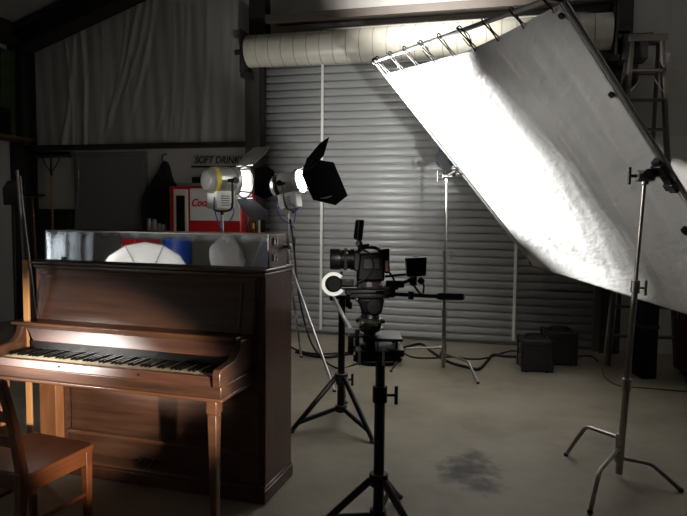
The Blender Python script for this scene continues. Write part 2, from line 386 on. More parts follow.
# girts, rafter, columns
struct(MB().bb((XL, YW-.16, 2.475), (DX0-.12, YW+.04, 2.535)).build('trim_3', 'steel'), 'dark steel girt between liner and insulation', 'beam')
rf = MB()
def rz(x): return 3.90 + .333*((x+6.6) if x < XRIDGE else (XRIDGE+6.6)-(x-XRIDGE))
for (a, b) in ((XL, XRIDGE), (XRIDGE, XR)):
    for (y0, y1, za, zb) in ((YW-.32, YW+.0, 0, .02), (YW-.32, YW+.0, .34, .36), (YW-.17, YW-.15, .02, .34)):
        rf.hexa([(a,y0,rz(a)+za),(b,y0,rz(b)+za),(b,y1,rz(b)+za),(a,y1,rz(a)+za),(a,y0,rz(a)+zb),(b,y0,rz(b)+zb),(b,y1,rz(b)+zb),(a,y1,rz(a)+zb)])
struct(rf.build('trim_4', 'steel'), 'dark sloping steel rafter along the gable', 'beam')
rl2 = MB().bb((XL, YF, 3.93), (XL+.22, YW-.3, 4.02)).bb((XL+.1, YF, 4.02), (XL+.12, YW-.3, 4.25))
struct(rl2.build('trim_5', 'steel'), 'dark eave beam along the left wall', 'beam')
cl = MB().bb((XL+.01, YW-.30, 0), (XL+.24, YW-.28, 4.0)).bb((XL+.01, YW-.04, 0), (XL+.24, YW-.02, 4.0)).bb((XL+.11, YW-.28, 0), (XL+.13, YW-.04, 4.0))
struct(cl.build('trim_6', 'steel'), 'dark steel column in the left corner', 'column')
cx0 = wl(262, 20).x
c2 = MB().bb((cx0-.11, YW-.18, 0), (cx0+.11, YW-.165, 5.2)).bb((cx0-.11, YW-.0, 0), (cx0+.11, YW+.015, 5.2)).bb((cx0-.008, YW-.165, 0), (cx0+.008, YW, 5.2))
struct(c2.build('trim_7', 'steel'), 'dark steel column left of the roller door', 'column')
c3x = DX1+.14
c3 = MB().bb((c3x-.11, YW-.18, 0), (c3x+.11, YW-.165, 5.0)).bb((c3x-.11, YW-.0, 0), (c3x+.11, YW+.015, 5.0)).bb((c3x-.008, YW-.165, 0), (c3x+.008, YW, 5.0))
struct(c3.build('trim_8', 'steel'), 'dark steel column right of the roller door', 'column')
struct(MB().bb((DX0+.17, YW-.42, 3.965), (DX1+.1, YW-.34, 4.06)).bb((DX0+.17, YW-.34, 4.05), (DX1+.1, YW+.04, 4.06)).build('trim_9', 'girt'), 'grey brown steel header above the rolled door', 'beam')
# ---- roller door
d1 = bpy.data.objects.new('door_1', None); COL.objects.link(d1); struct(d1, 'closed grey slatted roller door filling the back wall', 'roller door')
prof = []; P_ = .097; z = 0.015
while z < DZ:
    prof += [(YW-.002, z), (YW-.010, z+.006), (YW-.013, z+.022), (YW-.015, z+.045), (YW-.013, z+.066), (YW-.010, z+.078), (YW-.002, z+.083), (YW+.010, z+.085), (YW+.010, z+.095)]; z += P_
vs = []
for (y, zz) in prof: vs += [(DX0, y, zz), (DX1, y, zz)]
dm = MB().add(vs, [(2*i, 2*i+1, 2*i+3, 2*i+2) for i in range(len(prof)-1)])
dm.build('slat_curtain', 'slat', d1, angle=50, solid=.003)
MB().bb((DX0, YW-.03, 0), (DX1, YW+.03, .04)).build('bottom_bar', 'girt', d1, bevel=.006)
for px, x in ((322, None), (516, None)):
    xs = wl(px, 250).x
    MB().bb((xs-.018, YW-.045, .06), (xs+.018, YW-.018, DZ-.02)).build('strap', 'whitepaint', d1, bevel=.004)
for (a, b) in ((DX0-.10, DX0+.03), (DX1-.03, DX1+.06)):
    MB().bb((a, YW-.09, 0), (b, YW-.075, DZ)).bb((a, YW-.075, 0), (a+.015, YW+.02, DZ)).build('guide', 'girt', d1)
ry = YW-.30
ra = wl(249, 50, ry); rb = wl(611, 33, ry)
rcz = (ra.z+rb.z)/2
MB().cyl((ra.x, ry, rcz), (rb.x, ry, rcz), .198, n=40).build('roll', 'roll', d1)
sm = MB(); k = ra.x+.16
while k < rb.x-.05:
    sm.torus((k, ry, rcz), (1,0,0), .1985, .0035, 40, 6); k += .165
sm.build('roll_seams', mat('seam_line_grey', (128, 124, 108), .6, vary=.05), d1)  # grey rings along the seams of the roll
for (xx, sx) in ((ra.x-.03, -1), (rb.x+.03, 1)):
    b = MB().bb((xx-.012, ry-.21, rcz-.30), (xx+.012, ry+.28, rcz+.23)); b.cyl((xx, ry, rcz), (xx+sx*.16, ry, rcz), .035).bb((xx-.05, ry-.10, rcz-.34), (xx+.06, ry+.22, rcz-.27))
    b.build('end_bracket', 'steel', d1, bevel=.004)
b = MB().bb((rb.x+.10, ry-.16, rcz-.35), (rb.x+.36, ry+.12, rcz-.08)).cyl((rb.x+.22, ry-.02, rcz-.38), (rb.x+.22, ry-.02, rcz-.62), .07)
b.cyl((rb.x+.05, ry-.05, rcz-.1), (rb.x+.42, ry-.05, rcz-.1), .05); b.build('hoist', 'steel', d1, bevel=.006)
j0, j1 = wl(245.5, 200, YW-.2).x, wl(259.5, 200, YW-.2).x
struct(MB().bb((j0, YW-.21, 0), (j1, YW-.19, 3.52)).bb((j0+.05, YW-.215, 0), (j0+.06, YW-.21, 3.52)).build('trim_10', mat('jamb_paint', (70, 66, 62), .55, vary=.08)), 'grey steel jamb beside the roller door', 'jamb')
# ---- flush grey side door
d2 = bpy.data.objects.new('door_2', None); COL.objects.link(d2); struct(d2, 'flush grey metal door behind the piano', 'door')
MB().bb((-5.90, YW-.03, .01), (-4.90, YW+.015, 2.36)).build('leaf', 'doorgrey', d2, bevel=.004)
f = MB().bb((-5.98, YW-.045, 0), (-5.91, YW+.018, 2.44)).bb((-4.89, YW-.045, 0), (-4.82, YW+.018, 2.44)).bb((-5.91, YW-.045, 2.37), (-4.89, YW+.018, 2.44))
f.build('door_frame', mat('door_frame_paint', (118, 119, 122), .5, vary=.05), d2, bevel=.003)
for zz in (.3, 1.2, 2.12): MB().cyl((-5.895, YW-.05, zz-.05), (-5.895, YW-.05, zz+.05), .012).build('hinge', 'alu', d2)
MB().cyl((-4.97, YW-.03, 1.02), (-4.97, YW-.08, 1.02), .022).ell((-4.97, YW-.09, 1.02), .032, .025, .032).build('door_knob', 'alu', d2)

# ------------------------------------------------------------------ loft shelf and odds and ends at the left
sh = MB().bb((XL+.01, 6.2, 2.575), (XL+.42, YW-.31, 2.615)); sh.build('loft_shelf', 'brown', bevel=.004)
tag(bpy.data.objects['loft_shelf'], 'narrow brown plank shelf high on the left wall', 'shelf')
t = thing('dark_case', 'black equipment box on the high plank shelf', 'box', (XL+.22, 7.02, 2.615))
MB().bb((-.14, -.2, 0), (.14, .2, .36)).build('body', 'blkpl', t, bevel=.012); MB().bb((-.145, -.205, .30), (.145, .205, .325)).build('lid_rim', 'blk', t)
MB().tube(smooth([(-.145,-.06,.22),(-.17,-.05,.2),(-.17,.05,.2),(-.145,.06,.22)]), .008).build('handle', 'blk', t)
pg0 = Vector((XL+.16, 7.385, 2.615))
g = MB().box((pg0.x, pg0.y, pg0.z+.6), (.03, .26, 1.2), rot=Matrix.Rotation(.03, 3, 'Y')); g = g.build('green_board', 'green', bevel=.004)
tag(g, 'tall green painted board standing on the high plank shelf', 'board')
# push broom hung head up on the back wall
bx = wl(52, 200, YW-.1).x
t = thing('push_broom', 'push broom hanging head up beside the grey door', 'broom', (bx, YW-.1, 0))
MB().cyl((0, 0, .75), (0, 0, 2.22), .016).build('handle', 'broomwood', t)
MB().bb((-.32, -.03, 2.36), (.32, .03, 2.40)).build('head', 'steel', t, bevel=.008)
b = MB()
for i in range(64):
    x = -.31+.62*i/63; b.box((x, (i % 3-1)*.015, 2.42), (.007, .02, .05))
b.build('bristles', 'blkpl', t)['kind'] = 'stuff'
MB().tube([(0,0,2.14),(-.09,0,2.26),(-.15,0,2.37)], .008).tube([(0,0,2.14),(.09,0,2.26),(.15,0,2.37)], .008).cyl((0,0,2.1),(0,0,2.37),.02,.014).build('brace', 'steel', t)
# long handled tools in the corner
def stick(name, label, cat, p0, p1, r, mt, extra=None):
    t = thing(name, label, cat, xd(p0.x, p0.y, 0)); q = xd(*p1)-xd(p0.x, p0.y, 0)
    MB().cyl((0,0,0), q, r).build('handle', mt, t)
    if extra: extra(t, q)
    return t
def spade_head(t, q):
    d = q.normalized(); m = Matrix.Translation(q) @ d.to_track_quat('Z','Y').to_matrix().to_4x4()
    MB().prism([(-.10,0),(.10,0),(.11,.2),(.06,.29),(0,.32),(-.06,.29),(-.11,.2)], 'y', -.006, .006, m).build('blade', 'steel', t, bevel=.003)
def rake_head(t, q):
    m = Matrix.Translation(q); b = MB().box((0,0,.01), (.36,.02,.025), m)
    for i in range(12): b.cyl((-.17+.031*i,0,0), (-.17+.031*i,-.06,-.02), .004, n=6, m=m)
    b.build('head', 'steel', t)
g0 = gnd(24, 345); stick('long_spade', 'dark long handled spade leaning in the left corner', 'spade', Vector((-3.92, 7.35, 0)), at(13, 205, 7.6), .017, 'blk', spade_head)
stick('garden_rake', 'rake with a brown wooden handle behind the piano end', 'rake', Vector((-3.55, 7.2, 0)), at(32, 196, 7.5), .016, 'brown', rake_head)
t = thing('folded_light_stand', 'folded chrome light stand leaning behind the piano end', 'light stand', xd(-3.25, 6.4))
for i, (dx, top) in enumerate(((0, at(17, 170, 6.5)), (.05, at(20, 176, 6.5)), (.1, at(24, 215, 6.45)))):
    q = xd(*top)-xd(-3.25, 6.4, 0); MB().cyl(R0*dx, q, .011 if i else .016, n=10).build('leg' if i else 'pole', 'dchrome', t)
# pale stick standing right behind the piano's left end
p = at(25.5, 262, 3.66)
b = MB().bb((-.017, -.010, 0), (.017, .010, p.z+.01)); b = b.build('wooden_batten', 'litwood', bevel=.003); b.location = xd(p.x, p.y, 0); b.rotation_euler = (0, 0, YAW)
tag(b, 'pale wooden batten standing upright at the piano left end', 'batten')

# ------------------------------------------------------------------ drinks machine, sign, coat, shelf goods
vy = 7.16
v0, v1 = wl(169, 200, vy), wl(241, 200, vy); vz = wl(200, 186, vy).z
t = thing('drinks_machine', 'red and white drinks vending machine against the back wall', 'vending machine', ((v0.x+v1.x)/2, vy, 0))
hw = (v1.x-v0.x)/2
MB().bb((-hw, 0, .06), (hw, .62, vz)).build('cabinet', 'red', t, bevel=.02)
zs = wl(235, 221, vy).z
MB().bb((-hw+.30, -.02, zs), (hw-.015, .005, vz-.03)).build('white_panel', 'white', t, bevel=.008)
sw = MB().bb((-hw+.075, -.022, .5), (-hw+.27, .005, vz-.04)).build('bottle_door', 'cream', t, bevel=.006)
MB().bb((-hw+.115, -.03, .6), (-hw+.235, -.01, vz-.12)).build('window', 'blkgloss', sw, bevel=.004)
MB().bb((-hw+.28, -.03, .95), (-hw+.285+.01, -.01, 1.2)).build('latch', 'chrome', t)
for i in (-1, 1):
    MB().bb((i*(hw-.1)-.05, .05, 0), (i*(hw-.1)+.05, .55, .06)).build('foot', 'blk', t)
cz = wl(200, 203, vy).z
text('lettering', 'Coca-Cola', .135, 'redtxt', t, (-hw+.57, -.022, cz), FRONT, shear=.35, off=.003, sx=.86)
text('lettering', 'Coca-Cola', .16, 'white', t, (0.1, -.004, 1.0), FRONT, shear=.35, off=.003)
t2 = thing('metal_tray', 'flat grey tray lying on top of the drinks machine', 'tray', ((v0.x+v1.x)/2-.15, vy+.25, vz))
MB().bb((-.26, -.2, 0), (.26, .2, .012)).bb((-.26, -.2, .012), (-.245, .2, .04)).bb((.245, -.2, .012), (.26, .2, .04)).bb((-.26, -.2, .012), (.26, -.185, .04)).bb((-.26, .185, .012), (.26, .2, .04)).build('tray', 'alu', t2, bevel=.003)
t2 = thing('tool_case', 'small black case sitting in the grey tray', 'case', ((v0.x+v1.x)/2-.12, vy+.22, vz+.012))
MB().bb((-.13, -.08, 0), (.13, .08, .11)).build('body', 'blkpl', t2, bevel=.012); MB().tube(smooth([(-.05,0,.105),(-.04,0,.135),(.04,0,.135),(.05,0,.105)]), .007).build('handle', 'blk', t2)
# sign
s0, s1 = wl(194, 158), wl(246, 160); sz = wl(215, 161).z
t = thing('wall_sign', 'long white wall sign lettered SOFT DRINKS', 'sign', ((s0.x+s1.x)/2, YW-.005, sz), rot=(0, .02, 0))
hwid = (s1.x-s0.x)/2
MB().bb((-hwid, -.03, -.07), (hwid, .02, .085)).build('board', mat('sign_white', (170, 168, 160), .5, vary=.08, vscale=6), t, bevel=.004)
MB().bb((-hwid-.02, -.04, -.095), (hwid+.02, .02, -.07)).build('ledge', 'blk', t)
text('lettering', 'SOFT DRINKS', .135, 'ebony', t, (0, -.033, .005), FRONT, shear=.2, off=.002, sx=.86)
# black coat on a hook
cxp = wl(163, 200, YW-.12)
t = thing('black_coat', 'black hooded coat hanging on the wall beside the drinks machine', 'coat', (cxp.x, YW-.11, 0))
lv = [(2.30,.03,.03,.03),(2.24,.07,.05,.03),(2.14,.10,.07,.02),(2.05,.15,.085,0),(1.95,.21,.095,-.01),(1.8,.23,.1,-.02),(1.6,.22,.1,-.03),(1.4,.22,.1,-.02),(1.2,.24,.1,-.01),(1.02,.25,.09,0)]
vs = []; fs = []; n = 20
for j, (z, rx, ry_, ox) in enumerate(lv):
    for i in range(n):
        a = 2*PI*i/n; w = 1+.07*math.sin(a*5+j*.6); vs.append((ox+rx*w*math.cos(a), ry_*w*math.sin(a), z))
for j in range(len(lv)-1): fs += [(j*n+i, (j+1)*n+i, (j+1)*n+(i+1)%n, j*n+(i+1)%n) for i in range(n)]
fs += [tuple(range(n)), tuple(range((len(lv)-1)*n, len(lv)*n))[::-1]]
MB().add(vs, fs).build('body', 'cloth_blk', t, sub=1)
for sx in (-1, 1):
    MB().tube(smooth([(sx*.14,0,1.98),(sx*.24,-.02,1.8),(sx*.27,-.02,1.55),(sx*.26,-.01,1.32)]), [.05]*6+[.06]*6+[.055]*7, 10).build('sleeve', 'cloth_blk', t)
MB().tube(smooth([(0,.10,2.40),(0,.02,2.38),(0,-.02,2.33),(0,.02,2.27)]), .008).build('hook', 'steel', t)
# bench behind the piano with jars and bottles
ly = 7.2; l0 = wl(141, 240, ly).x; l1 = wl(167.5, 240, ly).x; lz = wl(155, 231, ly).z
t = thing('side_cabinet', 'dark cabinet under the jars left of the drinks machine', 'cabinet', ((l0+l1)/2, ly, 0))
w2 = (l1-l0)/2
MB().bb((-w2, 0, .08), (w2, .4, lz-.03)).build('body', 'steel', t, bevel=.005); MB().bb((-w2-.01, -.02, lz-.03), (w2+.01, .41, lz)).build('top', 'brown', t, bevel=.004)
for sx in (-1, 1):
    d = MB().bb((sx*w2/2-w2/2+.01, -.018, .1), (sx*w2/2+w2/2-.01, 0, lz-.05)).build('door', 'girt', t, bevel=.004)
    MB().cyl((-sx*.03, -.018, .8), (-sx*.03, -.045, .8), .01).build('knob', 'alu', d)
MB().bb((-w2+.03, .03, 0), (w2-.03, .38, .08)).build('plinth', 'blk', t)
JL = ['tall pale jar leftmost on the dark cabinet', 'short pale jar second along the dark cabinet top', 'middle pale jar on the dark cabinet top', 'squat pale jar rightmost on the dark cabinet']
for i, (px, h_, r_) in enumerate(((149.5, .16, .028), (154.5, .15, .033), (159.5, .10, .028), (164, .085, .03))):
    x = wl(px, 225, ly+.12).x
    j = thing('storage_jar', JL[i], 'jar', (x, ly+.12, lz), group='jars on the dark cabinet')
    MB().lathe([(r_*.85,0),(r_,.01),(r_,h_*.72),(r_*.7,h_*.84),(r_*.7,h_*.88)], n=18).build('body', 'jar', j); MB().cyl((0,0,h_*.88),(0,0,h_),r_*.78,n=18).build('lid', 'alu', j)
l0 = wl(243, 240, ly).x; l1 = wl(257.5, 240, ly).x; lz2 = wl(250, 233, ly).z
t = thing('bottle_rack', 'dark crate stand full of bottles right of the drinks machine', 'rack', ((l0+l1)/2, ly, 0)); w2 = (l1-l0)/2
MB().bb((-w2, 0, lz2-.02), (w2, .3, lz2)).build('shelf_board', 'brown', t); MB().bb((-w2, 0, .45), (w2, .3, .47)).build('shelf_board', 'brown', t)
for sx in (-1, 1):
    for sy in (.015, .285): MB().bb((sx*(w2-.012)-.012, sy-.012, 0), (sx*(w2-.012)+.012, sy+.012, lz2-.02)).build('leg', 'steel', t)
BL = ['dark bottle leftmost on the bottle stand', 'dark bottle second from left on the bottle stand', 'yellow labelled bottle in the middle of the bottle stand', 'dark bottle second from right on the bottle stand', 'pale bottle rightmost on the bottle stand']
for i in range(5):
    x = l0+(l1-l0)*(i+.5)/5; hh = .24+.02*(i % 2)
    j = thing('glass_bottle', BL[i], 'bottle', (x, ly+.1, lz2), group='bottles on the stand'); r_ = .016
    MB().lathe([(r_*.9,0),(r_,.008),(r_,hh*.6),(r_*.4,hh*.76),(r_*.4,hh*.95)], n=14).build('body', 'jar' if i == 4 else 'amber', j)
    MB().cyl((0,0,hh*.95),(0,0,hh),r_*.5,n=12).build('cap', 'alu', j)
    if i == 2: MB().lathe([(r_*1.04,hh*.2),(r_*1.04,hh*.5)], n=14, capped=False).build('paper_label', 'yellow', j)

# ------------------------------------------------------------------ upright piano
cp = gnd(265.5, 503)
PR = thing('upright_piano', 'old dark wooden upright piano with open keyboard', 'piano', xd(cp.x, cp.y), math.radians(-3))
WD = 1.53                                                  # local x: -WD..0, y 0 = case front, z up
HT = 1.285
def pw(x): return x-WD
sd = MB()
MB().bb((-.035, 0, .09), (0, .38, HT-.005)).build('side_panel', 'wood_side', PR, bevel=.004)
MB().bb((-WD, 0, .09), (-WD+.035, .38, HT-.005)).build('side_panel', 'wood_side', PR, bevel=.004)
MB().bb((-WD+.035, .34, .09), (-.035, .38, HT-.02)).build('back_panel', 'wood_side', PR)
lid = MB().bb((-WD-.022, -.03, HT), (.012, .385, HT+.022)); lid.build('lid', 'wood', PR, bevel=.007, seg=3)
MB().bb((-WD-.012, -.02, HT-.022), (.006, .38, HT)).build('lid_moulding', 'wood_edge', PR, bevel=.007, seg=3)
# corner pilasters of the front
for x0 in (-.155, -WD+.005):
    MB().bb((x0, -.012, .1), (x0+.125, .06, .70)).bb((x0, -.012, .70), (x0+.125, .06, HT-.02)).build('pilaster', 'wood_lit' if x0 < -1 else 'wood', PR, bevel=.005)  # left pilaster pale as lit, right one dark as shaded, by wood colour
# base rails
MB().bb((-WD-.01, -.03, 0), (.01, .39, .075)).build('base_plinth', 'wood_side', PR, bevel=.008)
MB().bb((-WD-.005, -.022, .075), (.005, .385, .095)).build('base_moulding', 'wood_edge', PR, bevel=.006)
# upper panel, slanting forward to the bottom, framed
ux0, ux1 = -WD+.04, -.05
UPm = MB().hexa([(ux0,-.055,.95),(ux1,-.055,.95),(ux1,.03,.95),(ux0,.03,.95),(ux0,-.008,HT-.02),(ux1,-.008,HT-.02),(ux1,.06,HT-.02),(ux0,.06,HT-.02)])
up_ = UPm.build('upper_panel', 'wood', PR, bevel=.004)
fr = MB()
def sl(z): return -.055+(.047)*(z-.95)/(HT-.97)
fz0, fz1 = 1.0, HT-.03
for (a, b, c, d) in ((ux0+.0, ux1-.0, fz1-.03, fz1),):
    fr.hexa([(a,sl(c)-.008,c),(b,sl(c)-.008,c),(b,sl(c)+.01,c),(a,sl(c)+.01,c),(a,sl(d)-.008,d),(b,sl(d)-.008,d),(b,sl(d)+.01,d),(a,sl(d)+.01,d)])
for (a, b) in ((ux1-.09, ux1-.075),):
    c, d = .96, fz1-.03
    fr.hexa([(a,sl(c)-.006,c),(b,sl(c)-.006,c),(b,sl(c)+.01,c),(a,sl(c)+.01,c),(a,sl(d)-.006,d),(b,sl(d)-.006,d),(b,sl(d)+.01,d),(a,sl(d)+.01,d)])
fr.build('panel_moulding', 'wood_edge', PR, bevel=.003)
# ledge over the keys and folded fallboard
ax0, ax1 = -WD-.005, -.07                                  # key arms' outer faces
MB().bb((ax0-.03, -.175, .935), (ax1-.02, .0, .957)).build('music_ledge', 'wood_edge', PR, bevel=.007, seg=3)
MB().bb((ax0+.02, -.16, .92), (ax1-.05, -.02, .935)).build('ledge_moulding', 'wood', PR, bevel=.004)
fx0, fx1 = ax0+.11, ax1-.05
MB().hexa([(fx0,-.153,.842),(fx1,-.153,.842),(fx1,-.135,.842),(fx0,-.135,.842),(fx0-.06,-.139,.922),(fx1,-.139,.922),(fx1,-.121,.922),(fx0-.06,-.121,.922)]).build('fallboard', K['gloss'], PR, bevel=.005)
MB().bb((fx0-.02, -.145, .80), (fx1, -.10, .842)).build('name_felt', 'ebony', PR)
# keybed, keyslip, key arms
MB().bb((ax0, -.375, .689), (ax1, .02, .75)).build('keybed', 'wood', PR, bevel=.006)
MB().bb((ax0-.005, -.385, .672), (ax1+.005, -.05, .690)).build('keybed_moulding', 'wood_edge', PR, bevel=.005, seg=3)
MB().hexa([(ax0+.04,-.372,.745),(ax1-.04,-.372,.745),(ax1-.04,-.345,.745),(ax0+.04,-.345,.745),(ax0+.04,-.362,.793),(ax1-.04,-.362,.793),(ax1-.04,-.340,.793),(ax0+.04,-.340,.793)]).build('keyslip', K['gloss'], PR, bevel=.005)
for x in (-1.05, -.55): MB().cyl((x, -.370, .77), (x, -.366, .771), .006, n=10).build('keyslip_screw', 'blk', PR)
for (x0, x1) in ((ax1-.045, ax1), (ax0, ax0+.045)):
    MB().prism([(-.385,.745),(0,.76),(0,.942),(-.15,.942),(-.165,.925),(-.172,.895),(-.195,.866),(-.23,.85),(-.375,.836),(-.387,.815)], 'x', x0, x1).build('key_arm', 'wood', PR, bevel=.006, seg=3)
# keys
kx0, kx1 = ax0+.05, ax1-.05; nk = 52; kw = (kx1-kx0)/nk
for i in range(nk):
    MB().bb((kx0+i*kw+.0006, -.338, .765), (kx0+(i+1)*kw-.0006, -.13, .790)).build('white_key', 'ivory', PR, bevel=.0015, seg=1)
for i in range(nk-1):
    if (i % 7) in (1, 4): continue
    c = kx0+(i+1)*kw
    MB().hexa([(c-.0055,-.288,.79),(c+.0055,-.288,.79),(c+.0055,-.13,.79),(c-.0055,-.13,.79),(c-.0045,-.278,.802),(c+.0045,-.278,.802),(c+.0045,-.13,.802),(c-.0045,-.13,.802)]).build('black_key', 'ebony', PR)
# legs under the key arms
def leg_mb(c):
    b = MB(); b.hexa([(c-.018,-.350,.03),(c+.018,-.350,.03),(c+.018,-.314,.03),(c-.018,-.314,.03),(c-.026,-.362,.60),(c+.026,-.362,.60),(c+.026,-.304,.60),(c-.026,-.304,.60)])
    return b.bb((c-.030,-.366,.60),(c+.030,-.298,.674)).bb((c-.022,-.355,0),(c+.022,-.310,.035))
leg_mb(ax1-.062).build('leg', 'wood_edge', PR, bevel=.006); leg_mb(ax0+.05).build('leg', 'wood_lit', PR, bevel=.006)  # right leg in darker wood for shade, left leg pale for light
# lower panel, moulded; bottom board with pedals
lx0, lx1 = -WD+.145, -.168
MB().bb((lx0, .105, .23), (lx1, .125, .72)).bb((lx0-.03, .06, .095), (lx0-.012, .3, .72)).bb((lx1+.012, .06, .095), (lx1+.03, .3, .72)).build('lower_panel', 'wood', PR)
MB().bb((lx0-.012, .075, .655), (lx1+.012, .12, .70)).bb((lx0-.012, .09, .63), (lx1+.012, .12, .655)).build('panel_moulding', 'wood_edge', PR, bevel=.006)
MB().bb((lx0-.012, .07, .215), (lx1+.012, .125, .24)).build('panel_moulding', 'wood_edge', PR, bevel=.007, seg=3)
MB().bb((lx0-.012, .09, .09), (lx1+.012, .125, .22)).build('bottom_board', 'wood', PR, bevel=.004)
for dx in (-.045, 0, .045):
    x = -.80+dx
    MB().tube(smooth([(x,.10,.11),(x,.05,.11),(x,.015,.095),(x,.0,.065)]), [.008]*7+[.011]*6+[.014]*6, 10).build('pedal', 'blk', PR)
# mirror fronted box on the piano lid
MBX = thing('mirrored_box', 'long low wooden box with a dusty mirror front with painted glare on the piano', 'box', PR.location, math.radians(-3))
z0, z1 = HT+.022, HT+.206
bx0, bx1 = -WD+.042, -.002
BYF, BYB = .035, .30
MB().bb((bx1-.022, BYF+.012, z0), (bx1, BYB, z1)).build('end_panel', 'boxwood', MBX, bevel=.004)
MB().bb((bx0, BYF+.012, z0), (bx0+.022, BYB, z1)).build('end_panel', 'boxwood', MBX, bevel=.004)
MB().bb((bx0+.022, BYB-.02, z0), (bx1-.022, BYB, z1)).build('back_panel', 'boxwood', MBX)
MB().bb((bx0+.022, BYF+.012, z1-.02), (bx1-.022, BYB-.02, z1-.004)).build('top_panel', 'boxwood', MBX)
MB().bb((bx0, BYF, z0+.004), (bx1-.002, BYF+.010, z1-.006)).build('mirror', 'mirror', MBX)
MB().bb((bx0, BYF-.003, z1-.008), (bx1, BYF+.014, z1+.002)).build('top_rim', 'alu', MBX, bevel=.003)
MB().bb((bx0-.003, BYF-.003, z0), (bx0+.005, BYF+.013, z1)).build('side_rim', 'alu', MBX, bevel=.002)
for zz in (z0+.055, z0+.145):
    b = MB().bb((bx1, .10, zz-.018), (bx1+.006, .16, zz+.018)).torus((bx1+.010, .13, zz), (1,.3,0), .018, .004, 16, 6); b.build('latch', 'alu', MBX)
MB().cyl((bx1, .265, z0+.11), (bx1+.03, .265, z0+.11), .012).ell((bx1+.034, .265, z0+.11), .012, .018, .018).build('catch', 'chrome', MBX)

# ------------------------------------------------------------------ chair
def chair():
    a = Vector((-1.235, 3.02, 0)); b = Vector((-1.385, 2.64, 0))
    fwd = (a-b).normalized()
    t = thing('wooden_chair', 'brown wooden chair drawn up at the piano keyboard', 'chair', xd(b.x, b.y), YAW + math.atan2(fwd.y, fwd.x) - PI/2)
    # local: y forward to the piano, x to the right; origin below the right rear seat corner
    w, d, zs_ = .44, .41, .45
    MB().prism([(-w,0),(0,0),(.0,d*.6),(-.005,d),(-.03,d+.015),(-w+.03,d+.015),(-w+.005,d),(-w,d*.6)], 'z', zs_-.028, zs_).build('seat', 'chairwood', t, bevel=.008, seg=3)
    for (p, q) in (((-w+.04, d-.03), (-.04, d-.01)), ((-w+.04, .02), (-.04, .04))): MB().bb((p[0],p[1],zs_-.095),(q[0],q[1],zs_-.028)).build('apron', 'chairwood', t, bevel=.003)
    for x in (-w+.02, -.04): MB().bb((x,.03,zs_-.095),(x+.02,d-.02,zs_-.028)).build('apron', 'chairwood', t, bevel=.003)
    for x in (-.035, -w+.035):
        MB().hexa([(x-.015,d-.035,0),(x+.015,d-.035,0),(x+.015,d-.005,0),(x-.015,d-.005,0),(x-.021,d-.042,zs_-.028),(x+.021,d-.042,zs_-.028),(x+.021,d,zs_-.028),(x-.021,d,zs_-.028)]).build('leg', 'chairwood', t, bevel=.004)
    posts = []
    for x in (-.022, -w+.022):
        b_ = MB()
        P = [(-.055,0,.030),(-.01,.30,.036),(.0,.46,.040),(-.03,.66,.036),(-.09,.90,.028)]
        for (y0,z0_,t0),(y1,z1_,t1) in zip(P,P[1:]): b_.hexa([(x-.021,y0-t0/2,z0_),(x+.021,y0-t0/2,z0_),(x+.021,y0+t0/2,z0_),(x-.021,y0+t0/2,z0_),(x-.021,y1-t1/2,z1_),(x+.021,y1-t1/2,z1_),(x+.021,y1+t1/2,z1_),(x-.021,y1+t1/2,z1_)])
        b_.build('back_post', 'chairwood', t, bevel=.004)
    for (z_, y_, h_) in ((.86, -.078, .07), (.72, -.044, .045), (.60, -.02, .045)):
        MB().bb((-w+.04, y_-.009, z_-h_/2), (-.04, y_+.009, z_+h_/2)).build('back_rail', 'chairwood', t, bevel=.004)
    for x in (-.035, -w+.035): MB().cyl((x, -.03, .2), (x, d-.02, .2), .011).build('stretcher', 'chairwood', t)
chair()

# ------------------------------------------------------------------ stands
def tripod(name, label, cat, c, z_top, z_hub, z_low, feet, r, mt, mt2, group=None, levels=None, brace=True, bt=.55, br=.45):
    """c: (X, D) of the pole; feet: list of (X, D); z_hub leg collar; z_low brace collar"""
    t = thing(name, label, cat, xd(c[0], c[1]), YAW, group)
    lv_ = levels or [(.0, r)]
    lv_ = list(lv_)+[(z_top, None)]
    for (za, ra_), (zb, _) in zip(lv_, lv_[1:]): MB().cyl((0,0,max(za, z_low-.03)), (0,0,zb), ra_).build('pole', mt, t)
    for za, ra_ in lv_[1:-1]:
        MB().cyl((0,0,za-.07),(0,0,za+.01),ra_*1.55).build('collar', mt2, t, bevel=.003)
        k_ = MB().cyl((0,0,za-.035),(ra_*1.5+.05,0,za-.035),.007).cyl((ra_*1.5+.045,0,za-.08),(ra_*1.5+.045,0,za+.01),.009); k_.build('knob', mt2, t)
    MB().cyl((0,0,z_hub-.03),(0,0,z_hub+.03),r*1.8).build('leg_collar', mt2, t, bevel=.004)
    MB().cyl((0,0,z_low-.025),(0,0,z_low+.025),r*1.6).build('brace_collar', mt2, t, bevel=.004)
    for (X, D) in feet:
        f_ = Vector((X-c[0], D-c[1], .012)); h_ = f_.normalized()*r*1.6; h_.z = z_hub
        l_ = MB().cyl(h_, f_, r*.72, r*.62, 10).build('leg', mt, t)
        MB().ell(tuple(f_), r*1.05, r*1.05, .012, 10, 6).build('rubber_foot', 'rubber', l_)
        if brace:
            m_ = h_.lerp(f_, bt); lo = Vector((m_.x*.12, m_.y*.12, z_low))
            MB().cyl(lo, m_, r*br, n=10).build('brace', mt2, t)
    return t
# near camera stand
cs = gnd(379, 537); CSX, CSD = at(379.5, 420, cs.y).x, cs.y
tripod('camera_stand', 'black camera stand nearest the viewer carrying the camera', 'camera stand', (CSX, CSD), at(380, 357, CSD).z, at(378, 479, CSD).z, .12,
       [(CSX-.40, CSD-.12), (CSX+.24, CSD-.30), (CSX+.14, CSD+.42)], .0265, 'blk', 'blkpl', levels=[(.0, .0265), (at(380, 388, CSD).z, .0235)])
